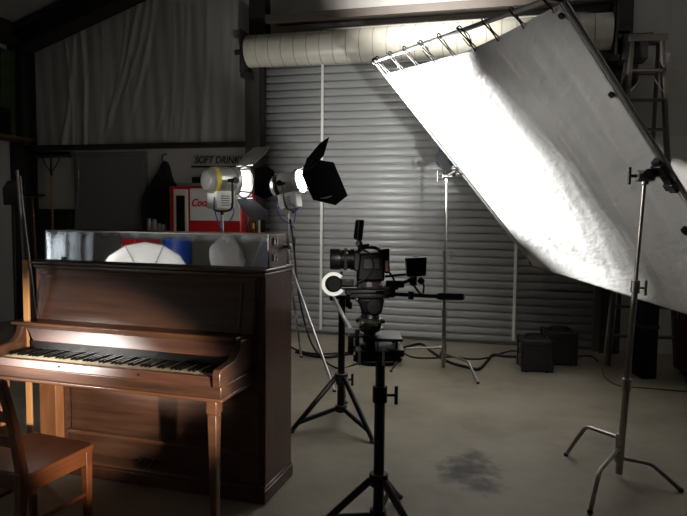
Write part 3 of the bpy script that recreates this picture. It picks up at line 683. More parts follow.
# far black stand under the other end of the slider
bs = gnd(341, 426); BX, BD = at(341, 400, bs.y).x, bs.y
fl = [gnd(291, 433), gnd(373, 443)]
th = Vector((2*BX*1.5-(fl[0].x+fl[1].x)/2*2+ (fl[0].x+fl[1].x)/2 - BX, 3*BD-fl[0].y-fl[1].y, 0))
tripod('slider_stand', 'black stand behind the camera stand holding the far slider end', 'light stand', (BX, BD), at(341, 297, BD).z-.01, at(340, 377, BD).z, at(340, 408, BD).z,
       [(fl[0].x, fl[0].y), (fl[1].x, fl[1].y), (BX+.03, BD+.55)], .0285, 'blk', 'blue_blk', levels=[(.0, .029), (at(341, 388, BD).z+.1, .026)], bt=.84, br=.62)
# lamp stands
lb = LB; la = LA
fB = gnd(334.5, 392)
tripod('lamp_stand', 'chrome tripod stand under the right hand film lamp', 'light stand', (lb.x, lb.y), lb.z-.27, 1.12, .50, [(fB.x, fB.y), (lb.x-.55, lb.y-.30), (lb.x+.10, lb.y+.60)], .019, 'chrome', 'dchrome', group='lamp stands', levels=[(0, .019), (1.35, .016)])
tripod('lamp_stand', 'chrome tripod stand under the left hand film lamp', 'light stand', (la.x, la.y), la.z-.30, .80, .36, [(la.x+.40, la.y-.22), (la.x-.42, la.y-.2), (la.x, la.y+.5)], .019, 'chrome', 'dchrome', group='lamp stands', levels=[(0, .019), (1.0, .016)])

# ------------------------------------------------------------------ film lamps
def film_lamp(label, P, d, leaves, yellow=False, door_roll=0.0, size=1.0):
    az = math.atan2(d.y, d.x)+YAW; el = math.asin(d.z)
    t = thing('film_lamp', label, 'film lamp', xd(*P), group='film lamps', rot=(0, -el, az)); t.scale = (size, size, size)
    # local x = beam, z up; the pivot is the yoke axis
    MB().lathe([(.04,-.19),(.09,-.185),(.118,-.155),(.125,-.12),(.125,.10),(.138,.11),(.142,.15),(.132,.155)], axis=(1,0,0), n=32).build('housing', 'silver', t)
    MB().lathe([(.127,-.13),(.129,-.125),(.129,-.085),(.127,-.08)], axis=(1,0,0), n=32, capped=False).build('rear_band', 'yellow' if yellow else 'blk', t)
    b = MB()
    for i in range(6): b.bb((-.10+.03*i,-.05,.118),(-.09+.03*i,.05,.135))
    b.build('vents', 'silver', t, bevel=.002)
    MB().lathe([(.126,.13),(.12,.165),(.10,.195),(.07,.215),(.03,.226),(.005,.229)], axis=(1,0,0), n=32).build('lens', 'lens', t)
    q = MB().hexa([(-.12,-.085,-.27),(.09,-.085,-.27),(.09,.085,-.27),(-.12,.085,-.27),(-.12,-.08,-.10),(.10,-.08,-.10),(.10,.08,-.10),(-.12,.08,-.10)]).build('lamp_base_box', 'whitepaint', t, bevel=.008)
    v = MB()
    for i in range(5): v.bb((-.06,-.0875,-.24+.022*i),(.03,-.083,-.232+.022*i))
    v.build('louvre', 'girt', q)
    # yoke
    y = MB(); yk = [(0,-.175,.0),(0,-.178,-.10),(0,-.175,-.24),(0,-.12,-.285),(0,0,-.295),(0,.12,-.285),(0,.175,-.24),(0,.178,-.10),(0,.175,0)]
    y.tube(smooth(yk,4), .011, 8).cyl((0,0,-.295),(0,0,-.33),.017).cyl((0,-.19,0),(0,-.12,0),.02).cyl((0,.19,0),(0,.12,0),.02); y.build('yoke', 'blk', t)
    MB().cyl((0,-.19,0),(0,-.225,0),.012).cyl((0,-.225,0),(0,-.24,0),.032,n=10).build('tilt_knob', 'blkpl', t)
    # barn door ring on three arms, in front of the lens
    xr = .265
    r_ = MB().torus((xr,0,0),(1,0,0),.158,.010,36,8)
    for a in (.5, 2.2, 3.9, 5.4): r_.cyl((.14,.14*math.cos(a),.14*math.sin(a)),(xr,.158*math.cos(a),.158*math.sin(a)),.007,n=8)
    r_.build('barn_door_ring', 'blk', t)
    for (side, ang, w0, w1, ln, m_) in leaves:
        phi = {'top': 0, 'bottom': PI, 'far': PI/2, 'near': -PI/2}[side]
        mm = Matrix.Rotation(door_roll-phi, 4, 'X') @ Matrix.Translation((xr+.005, 0, .165)) @ Matrix.Rotation(-math.radians(ang), 4, 'Y')
        c_ = .22
        MB().prism([(0,-w0/2),(ln*.55,-w1/2),(ln,-w1/2*.72),(ln,w1/2*.72),(ln*.55,w1/2),(0,w0/2)], 'z', -.002, .002, mm).cyl((0,-w0/2,0),(0,w0/2,0),.006,n=8,m=mm).build('barn_door', m_, t)
    # blue supply cable and safety wire
    MB().tube(smooth([(-.12,-.05,-.16),(-.15,-.09,-.24),(-.12,-.09,-.36),(-.05,-.03,-.44),(-.01,-.03,-.50)]), .006).build('cable', 'blue', t)
    MB().tube(smooth([(.04,-.09,-.22),(.07,-.10,-.29),(.04,-.08,-.38),(.0,-.03,-.42)]), .005).build('safety_wire', 'blue', t)
    return t
film_lamp('silver film lamp with yellow band, left of the pair', LA, DA,
          [('top', 44, .28, .38, .29, 'silver'), ('bottom', 46, .28, .40, .30, 'greyleaf'), ('near', -5, .26, .34, .26, 'leafblk'), ('far', 14, .26, .34, .26, 'silver')], True)
film_lamp('lit film lamp with big black barn door, right of the pair', LB, DB,
          [('top', 28, .32, .52, .36, 'leafblk'), ('bottom', 2, .28, .38, .28, 'greyleaf'), ('near', -1, .34, .60, .38, 'leafblk'), ('far', -22, .28, .34, .20, 'leafblk')], door_roll=math.radians(37.5), size=.9)

# ------------------------------------------------------------------ reflector frame
RA, RB, RC, RD = (Vector(v) for v in ((-1.1107, 5.5378, 2.9645), (.2656, 3.3471, 2.7069), (1.72, 4.4765, .8715), (.3438, 6.6673, 1.129)))
ctr = (RA+RC)/2
ex = (RB-RA).normalized(); ey = (RA-RD).normalized(); ez = ex.cross(ey)
S = 2.6
RF = thing('reflector_frame', 'large square frame of silver reflector cloth tilted between two stands', 'reflector', ctr)
def rp(a, b, c=0): return ex*a + ey*b + ez*c               # local offset on the frame, a and b from -S/2 to S/2
h = S/2
nrm = Vector((-.6379, -.3183, -.7013)); sg = 1 if ez.dot(nrm) > 0 else -1   # towards the lamps
for (p0, p1) in (((-h,h),(h,h)), ((h,h),(h,-h)), ((h,-h),(-h,-h)), ((-h,-h),(-h,h))):
    m = MB(); m.tube([rp(*p0), rp((p0[0]+p1[0])/2,(p0[1]+p1[1])/2), rp(*p1)], .0165, 8); m.build('frame_tube', 'alu', RF)
for (a, b) in ((-h,h),(h,h),(h,-h),(-h,-h)):
    MB().ell(rp(a,b), .032, .032, .032, 12, 8).build('corner_joint', 'blk', RF)
# cloth: a wrinkled sheet tied inside the frame
N = 110; vs = []; fs = []
rnd = random.Random(3)
folds = [(rnd.uniform(-1, 1), rnd.uniform(.012, .04), rnd.uniform(.003, .014), rnd.uniform(-.25, .25)) for _ in range(24)]
a0, a1, b0, b1 = -h+.035, h-.035, -h-.03, h-.17
for j in range(N+1):
    for i in range(N+1):
        u = i/N; v = j/N
        a = a0+(a1-a0)*u; b1 = h-.15+.11*max(0, (u-.55)/.45)**1.3; b = b0+(b1-b0)*v
        edge = min(u, 1-u, v*1.0, 1-v); e = min(1, edge*8)
        w = .05*math.sin(PI*u)*math.sin(PI*v)             # belly away from the lamps under its own weight
        for (c0, wd_, am, slp) in folds:
            x = (a/h - c0 - slp*(b/h))/wd_
            w += am*math.exp(-x*x)*(.35+.65*v)*e
        w += .004*math.sin(b*9+a*2.3)*e + .002*math.sin(a*23+math.sin(b*5)*2)*e
        if v < .10: w -= .035*((.10-v)/.10)             # hem wraps round the lower tube
        vs.append(rp(a, b, sg*(-w if True else w)))
for j in range(N):
    for i in range(N): fs.append((j*(N+1)+i, j*(N+1)+i+1, (j+1)*(N+1)+i+1, (j+1)*(N+1)+i))
MB().add(vs, fs).build('cloth', 'fabric', RF, angle=180, solid=.002)
# ties along the top tube
for i in range(9):
    a = -h+.10+(S-.2)*i/8; gp = .15-.11*max(0, ((a+h)/S-.55)/.45)**1.3+.02
    MB().tube(smooth([rp(a,h-gp,sg*.01), rp(a+.02,h-gp*.5,sg*.02), rp(a,h+.02,sg*.02), rp(a-.03,h+.02,-sg*.02), rp(a-.02,h-gp*.5,-sg*.01), rp(a+.005,h-gp,-sg*.01)],4), .005, 6).build('tie', 'blk', RF)
    if i in (1, 3, 5): MB().tube(smooth([rp(a,h,sg*.02), rp(a+.05,h+.05,sg*.05), rp(a+.11,h-.02,sg*.04), rp(a+.06,h-.10,sg*.05), rp(a+.02,h-.03,sg*.04)],5), .004, 6).build('tie', 'blk', RF)
for b in (1.2, .68, -.35, -.85):
    MB().cyl(rp(h-.06,b,sg*.005), rp(h-.06,b,sg*.018), .018, n=10).build('eyelet', 'blk', RF)
for (a, b) in ((h-.05, .16), (h-.05,-.30)):
    MB().cyl(rp(a,b,sg*.02), rp(a,b,sg*.07), .012).cyl(rp(a,b,sg*.07), rp(a,b,sg*.09), .035, n=10).build('clamp_knob', 'blkpl', RF)

# ------------------------------------------------------------------ C stands holding the frame
def c_stand(name, label, base, top, feet, heights, grip, mt='dchrome'):
    t = thing(name, label, 'grip stand', xd(base[0], base[1]), YAW, group='grip stands')
    lx, ly = top[0]-base[0], top[1]-base[1]; zt = top[2]
    def ax(z): return Vector((lx*z/zt, ly*z/zt, z))
    for (z0_, z1_, r_) in ((.03, .62, .0205), (.62, 1.22, .017), (1.22, zt, .0115)): MB().cyl(ax(z0_), ax(z1_), r_).build('pole', mt, t)
    for z_ in (.62, 1.22):
        MB().cyl(ax(z_-.06), ax(z_+.015), .026).build('collar', mt, t, bevel=.003)
        if z_ < 1: continue
        q = ax(z_-.03); MB().cyl(q, q+Vector((.06,-.01,0)), .007).cyl(q+Vector((.058,-.01,-.045)), q+Vector((.058,-.01,.045)), .008).build('tee_handle', 'dchrome', t)
    for (X, D), hz in zip(feet, heights):
        f_ = Vector((X-base[0], D-base[1], .012)); d_ = Vector((f_.x, f_.y, 0)).normalized(); L_ = Vector((f_.x, f_.y, 0)).length
        k1 = d_*(L_-.15); k1.z = hz; k0 = d_*.0; k0.z = hz
        l_ = MB().tube([k0, k1-d_*.03, k1-d_*.008+Vector((0,0,-.004)), k1+d_*.015+Vector((0,0,-.022)), f_], .0125, 10).build('leg', mt, t)
        MB().cyl((0,0,hz-.03), (0,0,hz+.03), .026).build('leg_sleeve', mt, t, bevel=.003)
        MB().ell(tuple(f_), .017, .017, .014, 10, 6).build('rubber_foot', 'rubber', l_)
    # grip head at the top
    g_ = MB(); e = ax(zt); g_.cyl(e-Vector((0,0,.05)), e+Vector((0,0,.02)), .022)
    g_.cyl(e+Vector((-.05,0,0)), e+Vector((.05,0,0)), .034, n=18); g_.build('grip_head', 'dchrome', t, bevel=.003)
    MB().cyl(e+Vector((-.05,0,0)), e+Vector((-.09,0,0)), .009).cyl(e+Vector((-.09,0,-.05)), e+Vector((-.09,0,.05)), .010).build('tee_handle', 'blk', t)
    if grip is not None:
        g = Vector((grip[0]-base[0], grip[1]-base[1], grip[2])); d = (g-e)
        MB().cyl(e, g-d.normalized()*.03, .011).build('grip_arm', mt, t)
        dd = XDz(RA-RD if grip.x < 1.5 else RB-RC)
        m = Matrix.Translation(g-d.normalized()*.035) @ dd.to_track_quat('X', 'Z').to_matrix().to_4x4()
        q = .24 if grip.x > 1.5 else .12
        MB().box((0,0,0),(q,.055,.045),m).box((q*.25,0,0),(q*.3,.075,.07),m).box((-q*.3,0,0),(q*.2,.07,.065),m).build('clamp', 'blk', t, bevel=.006)
    return t
ML = XDz((RA+RD)/2 + (RA-RD)*.0); MR = XDz((RB+RC)/2 + (RB-RC)*.03)
f1, f2, f3 = gnd(566, 456), gnd(590, 514), gnd(681, 492)
bc = gnd(619, 474); bc = Vector((at(619, 465, 3.72).x, 3.72, 0))
tp = at(645, 176, 3.60)
c_stand('grip_stand', 'chrome grip stand in front of the reflector at right', bc, tp, [(f1.x,f1.y),(f2.x,f2.y),(f3.x,f3.y)], (.25,.19,.13), MR)
gl = at(443.5, 360, 6.3); f4, f5 = gnd(391, 372), gnd(478, 384)
tl = at(447, 176, 6.3)
c_stand('grip_stand', 'chrome grip stand against the roller door holding the reflector', Vector((gl.x,6.3,0)), tl, [(f4.x,f4.y),(f5.x,f5.y),(gl.x+.05,6.85)], (.24,.18,.12), ML, 'dchrome')

# ------------------------------------------------------------------ slider, head, camera, monitor
SX, SD = CSX, CSD
def L(px, py, D=None):                                     # pixel at depth to rig-local coordinates
    D = SD if D is None else D; p = at(px, py, D); return Vector((p.x-SX, p.y-SD, p.z))
ROOTP = xd(SX, SD, 0)
zt = at(380, 357, SD).z
SL = thing('camera_slider', 'camera slider with two chrome rails reaching from stand to stand', 'slider', ROOTP, YAW)
zb = at(341, 297, BD).z
e0 = Vector((BX-SX, BD-SD, zb))
for dx in (-.065, .10):
    s_ = Vector((L(351, 328).x+.0+dx+.065, .16, zt+.10)); e_ = e0+Vector((dx, 0, .0))
    MB().cyl(s_, e_, .0125).build('rail', 'chrome', SL)
MB().box(e0+Vector((.03,0,0)), (.25,.05,.03)).box(e0+Vector((-.075,0,.0)),(.03,.07,.05)).build('end_bracket', 'blk', SL, bevel=.005)
MB().cyl(e0+Vector((.045,-.01,-.075)), e0+Vector((.045,-.01,.0)), .018).box(e0+Vector((.06,-.02,-.06)),(.03,.03,.05)).build('end_clamp', 'blkpl', SL, bevel=.004)
a = L(353, 353); b = L(402, 338)
MB().bb((a.x, -.10, zt), (b.x-.01, .16, zt+.018)).build('base_plate', 'blk', SL, bevel=.004)
MB().bb((a.x+.01, -.12, zt+.03), (b.x-.0, .18, zt+.05)).build('carriage_plate', 'blkpl', SL, bevel=.004)
zp = L(380, 337.5).z
MB().bb((L(362,335).x, -.10, zp), (L(401,335).x, .12, zp+.014)).build('top_plate', 'blk', SL, bevel=.003)
for px in (366, 376, 395):
    x = L(px, 345).x; MB().cyl((x, -.085, zt+.045), (x, -.085, zp), .008).cyl((x, .10, zt+.045), (x, .10, zp), .008).build('spacer', 'chrome' if px == 376 else 'blk', SL)
MB().cyl((L(357,330).x,-.06,zp-.03),(L(357,330).x,-.06,zp+.05),.012).cyl((L(354,330).x-.02,-.06,zp+.02),(L(357,330).x+.03,-.06,zp+.02),.010).build('lock_lever', 'blk', SL)
MB().bb((L(387,340).x, -.13, zt+.05), (b.x, -.02, zt+.062)).build('quick_release', 'blk', SL, bevel=.002)
for px in (359, 382):
    x = L(px, 345).x; MB().cyl((x, -.125, zt-.01), (x, -.125, zt+.065), .007).build('lock_pin', 'chrome', SL)
for px in (356, 372, 392):
    x = L(px, 345).x; MB().cyl((x, -.09, zt+.018), (x, -.09, zt+.03), .014).cyl((x, .12, zt+.018), (x, .12, zt+.03), .014).build('bearing', 'blk', SL)
MB().box((a.x-.012, -.02, zt+.07), (.03, .06, .09)).build('rail_clamp', 'blk', SL, bevel=.006)
# fluid head
FHd = thing('fluid_head', 'black fluid head with a long pan handle under the camera', 'tripod head', ROOTP, YAW)
hx = L(370, 330).x; zc = zt+.062 if False else zt+.05
zh = lambda y: L(370, y).z
MB().lathe([(.046,zc),(.046,zc+.012),(.030,zc+.02),(.030,zh(333)),(.052,zh(330)),(.056,zh(326)),(.052,zh(318)),(.044,zh(315)),(.044,zh(311))], (hx,0,0), n=28).build('bowl_base', 'blk', FHd)
MB().lathe([(.05,zh(321)-.004),(.058,zh(321)-.002),(.058,zh(318)+.002),(.05,zh(318)+.004)], (hx,0,0), n=28).build('pan_ring', 'dchrome', FHd)
for a_ in (.3, 1.4, 2.6, 3.9, 5.1): MB().cyl((hx+.055*math.cos(a_),.055*math.sin(a_),zh(322)),(hx+.075*math.cos(a_),.075*math.sin(a_),zh(322)),.01,n=8).build('drag_knob', 'chrome' if a_ > 3 else 'blkpl', FHd)
MB().hexa([(hx-.040,-.05,zh(313)),(hx+.052,-.05,zh(313)),(hx+.052,.05,zh(313)),(hx-.040,.05,zh(313)),(hx-.065,-.055,zh(297)),(hx+.066,-.055,zh(297)),(hx+.066,.055,zh(297)),(hx-.065,.055,zh(297))]).build('tilt_body', 'blkpl', FHd, bevel=.012)
MB().cyl((hx+.015,-.068,zh(305)),(hx+.015,.068,zh(305)),.036,n=28).build('tilt_drum', 'blk', FHd, bevel=.004)
MB().bb((L(346,295).x,-.045,zh(297)),(L(389,295).x,.045,zh(293))).build('camera_plate', 'blk', FHd, bevel=.004)
hp0, hp1, hp2 = L(386, 294), L(437, 296.3, SD-.12), L(464, 297, SD-.18)
MB().cyl(hp0, hp1, .009).cyl(hp1+(hp0-hp1)*.5+Vector((0,0,-.02)), hp1+(hp0-hp1)*.5+Vector((0,0,.018)), .014).build('pan_bar', 'blk', FHd)
MB().tube([hp1, hp1.lerp(hp2,.1), hp1.lerp(hp2,.9), hp2], [.011,.0165,.0165,.012], 14).build('grip', 'rubber', FHd)
MB().box(L(390, 291), (.05,.05,.06)).build('handle_mount', 'blkpl', FHd, bevel=.008)
# cinema camera, lens to the left
CM = thing('cinema_camera', 'black cinema camera with a white focus ring aimed at the piano', 'camera', ROOTP, YAW)
zz = lambda y: L(370, y).z
xx = lambda p: L(p, 265).x
lz_ = zz(259.5)
MB().lathe([(.040,0),(.049,.0),(.051,.006),(.051,.05),(.046,.055)], (xx(330),0,lz_), (1,0,0), 32).build('matte_ring', 'blk', CM)
MB().lathe([(.001,0),(.04,-.004)], (xx(330)+.006,0,lz_), (1,0,0), 32, capped=False).build('front_glass', 'glassblk', CM)
MB().lathe([(.046,0),(.046,.018),(.050,.02),(.050,.035),(.046,.037),(.046,.05),(.052,.052),(.052,.068),(.047,.07),(.044,.09)], (xx(340),0,lz_), (1,0,0), 32).build('lens', 'blkpl', CM)
b = MB()
for i in range(40):
    a_ = 2*PI*i/40; b.box((xx(340)+.027, .051*math.cos(a_), lz_+.051*math.sin(a_)), (.014,.004,.004))
b.build('focus_gear', 'blk', CM)
MB().hexa([(xx(356),-.07,zz(280)),(xx(384),-.07,zz(280)),(xx(384),.07,zz(280)),(xx(356),.07,zz(280)),(xx(359),-.065,zz(253)),(xx(384),-.065,zz(251)),(xx(384),.065,zz(251)),(xx(359),.065,zz(253))]).build('body', 'blkpl', CM, bevel=.012)
MB().bb((xx(353.5),-.06,zz(270)),(xx(360),.06,zz(252))).build('lens_mount', 'blk', CM, bevel=.006)
MB().hexa([(xx(384),-.06,zz(272)),(xx(389),-.06,zz(272)),(xx(389),.06,zz(272)),(xx(384),.06,zz(272)),(xx(377),-.06,zz(249)),(xx(388.5),-.06,zz(247.5)),(xx(388.5),.06,zz(247.5)),(xx(377),.06,zz(249))]).build('battery', 'blkgloss', CM, bevel=.006)
MB().bb((xx(384.5),-.064,zz(270)),(xx(387.5),-.0605,zz(259.5))).build('battery_label', 'plate', CM)
MB().bb((xx(345),-.05,zz(293)),(xx(391),.05,zz(288.5))).bb((xx(357),-.05,zz(288.5)),(xx(381),.05,zz(279))).build('base_plate', 'blk', CM, bevel=.006)
for yy in (-.04, .04): MB().cyl((xx(333),yy,zz(287)),(xx(398),yy,zz(287)),.0075).build('support_rod', 'blk', CM)
MB().tube(smooth([(xx(358),0,zz(252)),(xx(360),0,zz(249)),(xx(364),0,zz(247.5)),(xx(374),0,zz(247.5)),(xx(380),0,zz(250))]), .009).build('top_handle', 'blkpl', CM)
# flip up viewfinder screen, seen almost edge on
t0 = Matrix.Translation((xx(358.5), -.01, zz(230))) @ Matrix.Rotation(.10, 4, 'Y') @ Matrix.Rotation(.25, 4, 'Z')
sc = MB().box((0,0,0),(.026,.07,.098),t0).build('flip_screen', 'blk', CM, bevel=.005)
MB().box((-.0135,0,0),(.002,.06,.082),t0).build('screen_glass', 'glassblk', sc)
MB().box((.002,0,.048),(.012,.05,.004),t0).build('screen_top_strip', 'whitepaint', sc)
MB().cyl((xx(359),-.03,zz(244)),(xx(359),.02,zz(244)),.016).cyl((xx(360),0,zz(252)),(xx(359),0,zz(240)),.011).cyl((xx(360),-.02,zz(246)),(xx(369),-.03,zz(245)),.008).build('screen_arm', 'blk', CM)
MB().cyl((xx(357),-.03,zz(243)),(xx(357),-.045,zz(243)),.011,n=10).build('arm_knob', 'alu', CM)
# follow focus with its white marking disc
fo = Vector((xx(334), -.09, zz(282)))
MB().cyl(fo+Vector((0,.06,0)), fo, .040, n=32).cyl(fo+Vector((.004,.0,0)), fo+Vector((.004,-.02,0)), .034, n=24).build('follow_focus', 'blkpl', CM, bevel=.004)
rg = MB(); ns = 44; pts = []
for i in range(ns+1):
    a_ = math.radians(42)+math.radians(285)*i/ns; pts.append((math.cos(a_), math.sin(a_)))
vs = []; fs = []
for (c_, s_) in pts:
    for (r_, y_) in ((.040,-.0), (.056,-.0), (.056,-.014), (.040,-.014)): vs.append((fo.x+r_*c_, fo.y+y_, fo.z+r_*s_))
for i in range(ns): fs += [(i*4+k, (i+1)*4+k, (i+1)*4+(k+1)%4, i*4+(k+1)%4) for k in range(4)]
fs += [(0,1,2,3), tuple(ns*4+k for k in (3,2,1,0))]
rg.add(vs, fs).build('marking_disc', 'white_disc', CM)
MB().box(fo+Vector((.06,.06,.0)), (.07,.04,.03)).cyl(fo+Vector((.02,.06,.0)), Vector((xx(342),0,zz(272))), .008).build('focus_arm', 'blk', CM, bevel=.004)
MB().cyl((xx(380),-.063,zz(283)),(xx(380),-.066,zz(283)),.005,n=10).build('record_lamp', mat('record_lamp_red', (230, 60, 80), .4, emit=0), CM)
MB().cyl((xx(383),-.063,zz(283)),(xx(383),-.068,zz(283)),.007,n=10).build('dial', 'alu', CM)
MB().cyl((xx(347),-.05,lz_+.03),(xx(347),-.058,lz_+.035),.006,n=8).build('lens_screw', 'alu', CM)
MB().tube(smooth([Vector((xx(388),-.05,zz(270))), Vector((xx(393),-.07,zz(279))), Vector((xx(388),-.075,zz(287))), Vector((xx(376),-.072,zz(289)))]), .005, 6).tube(smooth([Vector((xx(362),-.05,zz(249))), Vector((xx(369),-.075,zz(253))), Vector((xx(373),-.078,zz(264))), Vector((xx(367),-.075,zz(275))), Vector((xx(358),-.07,zz(281)))]), .005, 6).build('camera_cable', 'rubber', CM)
MB().bb((xx(366),-.056,zz(286)),(xx(372),-.05,zz(281))).build('connector_plate', 'dchrome', CM, bevel=.002)
for q_ in ((364, 284), (386, 291), (349, 291)): MB().cyl((xx(q_[0]),-.055,zz(q_[1])),(xx(q_[0]),-.078,zz(q_[1])),.011,n=10).build('thumb_screw', 'blk', CM, bevel=.002)
MB().hexa([(xx(362),-.074,zz(268)),(xx(380),-.074,zz(268)),(xx(380),-.06,zz(268)),(xx(362),-.06,zz(268)),(xx(363),-.072,zz(257)),(xx(379),-.072,zz(257)),(xx(379),-.06,zz(257)),(xx(363),-.06,zz(257))]).build('side_panel', 'blk', CM, bevel=.004)
# on board monitor
MN = thing('field_monitor', 'small hooded monitor on an arm at the right of the camera', 'monitor', ROOTP, YAW)
MB().hexa([(L(406,278).x,-.06,zz(275.5)),(L(424.5,278).x,-.06,zz(274)),(L(424.5,278).x,-.0,zz(274)),(L(406,278).x,-.0,zz(275.5)),(L(404.8,256).x,-.075,zz(257)),(L(424.8,256).x,-.075,zz(255.5)),(L(424.8,256).x,.0,zz(255.5)),(L(404.8,256).x,.0,zz(257))]).build('hood', 'blkpl', MN, bevel=.005)
MB().bb((L(407,270).x,.0,zz(274)),(L(423.5,270).x,.02,zz(257))).build('back_shell', 'blk', MN, bevel=.006)
MB().bb((L(413,256).x,-.05,zz(255.6)),(L(418,256).x,-.03,zz(254.6))).build('tally_strip', 'alu', MN)
m_ = MB().tube([L(385,276.5), L(398,275), L(410,274.2)], .006).tube([L(386,290), L(398,284), L(408,281), L(413,277)], .0085)
m_.cyl(L(415,285), L(415,274), .010).tube([L(410,280), L(418,291), L(423,296)], .006).tube([L(421,277),L(424,286),L(423,295)], .005); m_.build('arm', 'blk', MN)
MB().box(L(395,284), (.09,.035,.035)).build('arm_block', 'blkpl', MN, bevel=.008)
MB().ell(L(413,282), .02, .02, .02, 12, 8).ell(L(421,281), .018, .018, .018, 12, 8).build('arm_joint', 'blk', MN)

# ------------------------------------------------------------------ cables, cases
def cable(name, label, pts, r, mt, k=8):
    P = []
    for p in pts:
        g = gnd(p[0], p[1], r); zz_ = p[2] if len(p) > 2 else 0
        w_ = xd(g.x, g.y, r+zz_); P.append(w_)
    o = MB().tube(smooth(P, k), r, 8).build(name, mt); return tag(o, label, 'cable')
cable('power_cable', 'thick black cable running along the floor to the cases', [(296,352),(322,357),(350,354),(384,352),(408,346.5),(421,344),(432,352),(449,362),(467,367),(479,369),(488,360),(493,355),(504,356),(517,357),(526,360)], .016, 'rubber')
cable('looped_cable', 'thin black cable snaking behind the stands', [(288,345),(300,351),(318,354),(341,353),(372,351),(398,351),(412,357),(430,358),(452,357),(470,359),(486,358),(510,351),(520,352)], .010, 'rubber')
t = thing('cable_coil', 'coiled black cable on the floor behind the camera stand', 'cable coil', xd(gnd(377,363).x, gnd(377,363).y), YAW)
b = MB()
for i in range(5):
    rr = .17+.012*(i % 3); b.tube([(rr*1.25*math.cos(a)+.01*i, rr*.9*math.sin(a), .014+.018*i) for a in (2*PI*j/28 for j in range(28))], .013, 6, closed=True)
b.build('coil', 'rubber', t)
cable('extension_cord', 'thin orange cord on the floor at the far right', [(602,368),(606,378),(620,386),(645,388),(690,392)], .006, 'orange')
cable('ladder_cable', 'thin dark cable trailing from the cases towards the ladder', [(549,362),(570,357),(590,356),(598,361)], .009, 'rubber')
def road_case(label, p, w_, d_, h_, rz_):
    t = thing('road_case', label, 'case', xd(p.x, p.y), YAW+rz_, group='black cases by the roller door')
    MB().bb((-w_/2,0,.012),(w_/2,d_,h_)).build('shell', mat('case_shell', (26, 26, 27), .55, vary=.15, bump=.1, bscale=60), t, bevel=.012)
    b = MB()
    for sx in (-1,1):
        for y_ in (.0, d_): b.bb((sx*w_/2-.014,y_-.014,.012),(sx*w_/2+.014,y_+.014,h_))
    b.bb((-w_/2-.006,-.006,h_-.05),(w_/2+.006,d_+.006,h_-.035)); b.build('edge_trim', 'blk', t, bevel=.004)
    MB().tube(smooth([(-.09,d_/2,h_-.005),(-.08,d_/2,h_+.035),(.08,d_/2,h_+.035),(.09,d_/2,h_-.005)]), .011).build('handle', 'blk', t)
    for z_ in (h_*.45, h_*.8): MB().bb((-w_/2-.03,.04,z_-.025),(-w_/2,.1,z_+.025)).build('latch', 'dchrome', t, bevel=.004)
    for sx in (-1,1):
        for y_ in (.04, d_-.04): MB().cyl((sx*(w_/2-.04),y_,0),(sx*(w_/2-.04),y_,.014),.018,n=10).build('foot', 'rubber', t)
p = gnd(537, 373); road_case('front black equipment case at the foot of the roller door', p, .29, .30, .335, -.12)
p = gnd(561, 366); road_case('rear black equipment case partly behind the front one', p, .30, .32, .36, -.12)

# ------------------------------------------------------------------ junk corner at the right
lf, lr_ = gnd(607, 362), gnd(679, 371)
lc = (lf+lr_)/2
t = thing('step_ladder', 'tall wooden step ladder standing beyond the reflector', 'ladder', xd(lc.x, lc.y), YAW-.12)
wb_ = (lr_-lf).length/2; HL = at(648, 40, lc.y+.25).z; wt = .155
for sx in (-1, 1):
    MB().hexa([(sx*wb_-.018,-.04,0),(sx*wb_+.018,-.04,0),(sx*wb_+.018,.04,0),(sx*wb_-.018,.04,0),(sx*wt-.018,.26,HL),(sx*wt+.018,.26,HL),(sx*wt+.018,.34,HL),(sx*wt-.018,.34,HL)]).build('front_rail', 'ladder', t, bevel=.004)
    MB().hexa([(sx*wb_*1.0-.015,1.0,0),(sx*wb_+.015,1.0,0),(sx*wb_+.015,1.05,0),(sx*wb_-.015,1.05,0),(sx*wt-.015,.38,HL),(sx*wt+.015,.38,HL),(sx*wt+.015,.43,HL),(sx*wt-.015,.43,HL)]).build('rear_rail', 'ladder', t, bevel=.004)
n = 11
for i in range(1, n):
    u = i/n; w_ = wb_+(wt-wb_)*u; y_ = .30*u; z_ = HL*u
    MB().bb((-w_,y_-.045,z_-.012),(w_,y_+.045,z_+.012)).build('step', 'ladder', t, bevel=.003)
    if i % 2 == 0: MB().cyl((-w_,1.02-.62*u,z_),(w_,1.02-.62*u,z_),.010,n=8).build('rear_bar', 'ladder', t)
MB().bb((-wt-.04,.22,HL-.005),(wt+.04,.47,HL+.06)).build('top_cap', 'ladder', t, bevel=.008)
for sx in (-1, 1):
    z_ = HL*.885; w_ = wb_+(wt-wb_)*.885; MB().cyl((sx*w_,.24,z_-.16),(sx*w_*.35,.24,z_),.009,n=8).build('knee_brace', 'alu', t)
p = gnd(649, 379)
t = thing('flight_case', 'narrow black upright case in front of the ladder', 'case', xd(p.x, p.y), YAW)
MB().bb((-.075,0,.0),(.075,.22,1.05)).build('shell', 'blkpl', t, bevel=.010)
MB().bb((-.08,-.006,.5),(.08,.226,.53)).build('band', 'blk', t); MB().tube(smooth([(-.04,.11,1.045),(-.03,.11,1.08),(.03,.11,1.08),(.04,.11,1.045)]), .009).build('handle', 'blk', t)
p = gnd(716, 385)
t = thing('red_cabinet', 'dark red metal cabinet at the far right edge', 'cabinet', xd(p.x, p.y), YAW)
MB().bb((-.16,0,.05),(.45,.45,1.15)).build('body', 'darkred', t, bevel=.01); MB().bb((-.14,-.015,.09),(.43,0,1.1)).build('door', 'darkred', t, bevel=.006)
MB().bb((-.12,.03,0),(.41,.42,.05)).build('plinth', 'blk', t); MB().cyl((-.08,-.015,.7),(-.08,-.045,.7),.012).build('handle', 'alu', t)
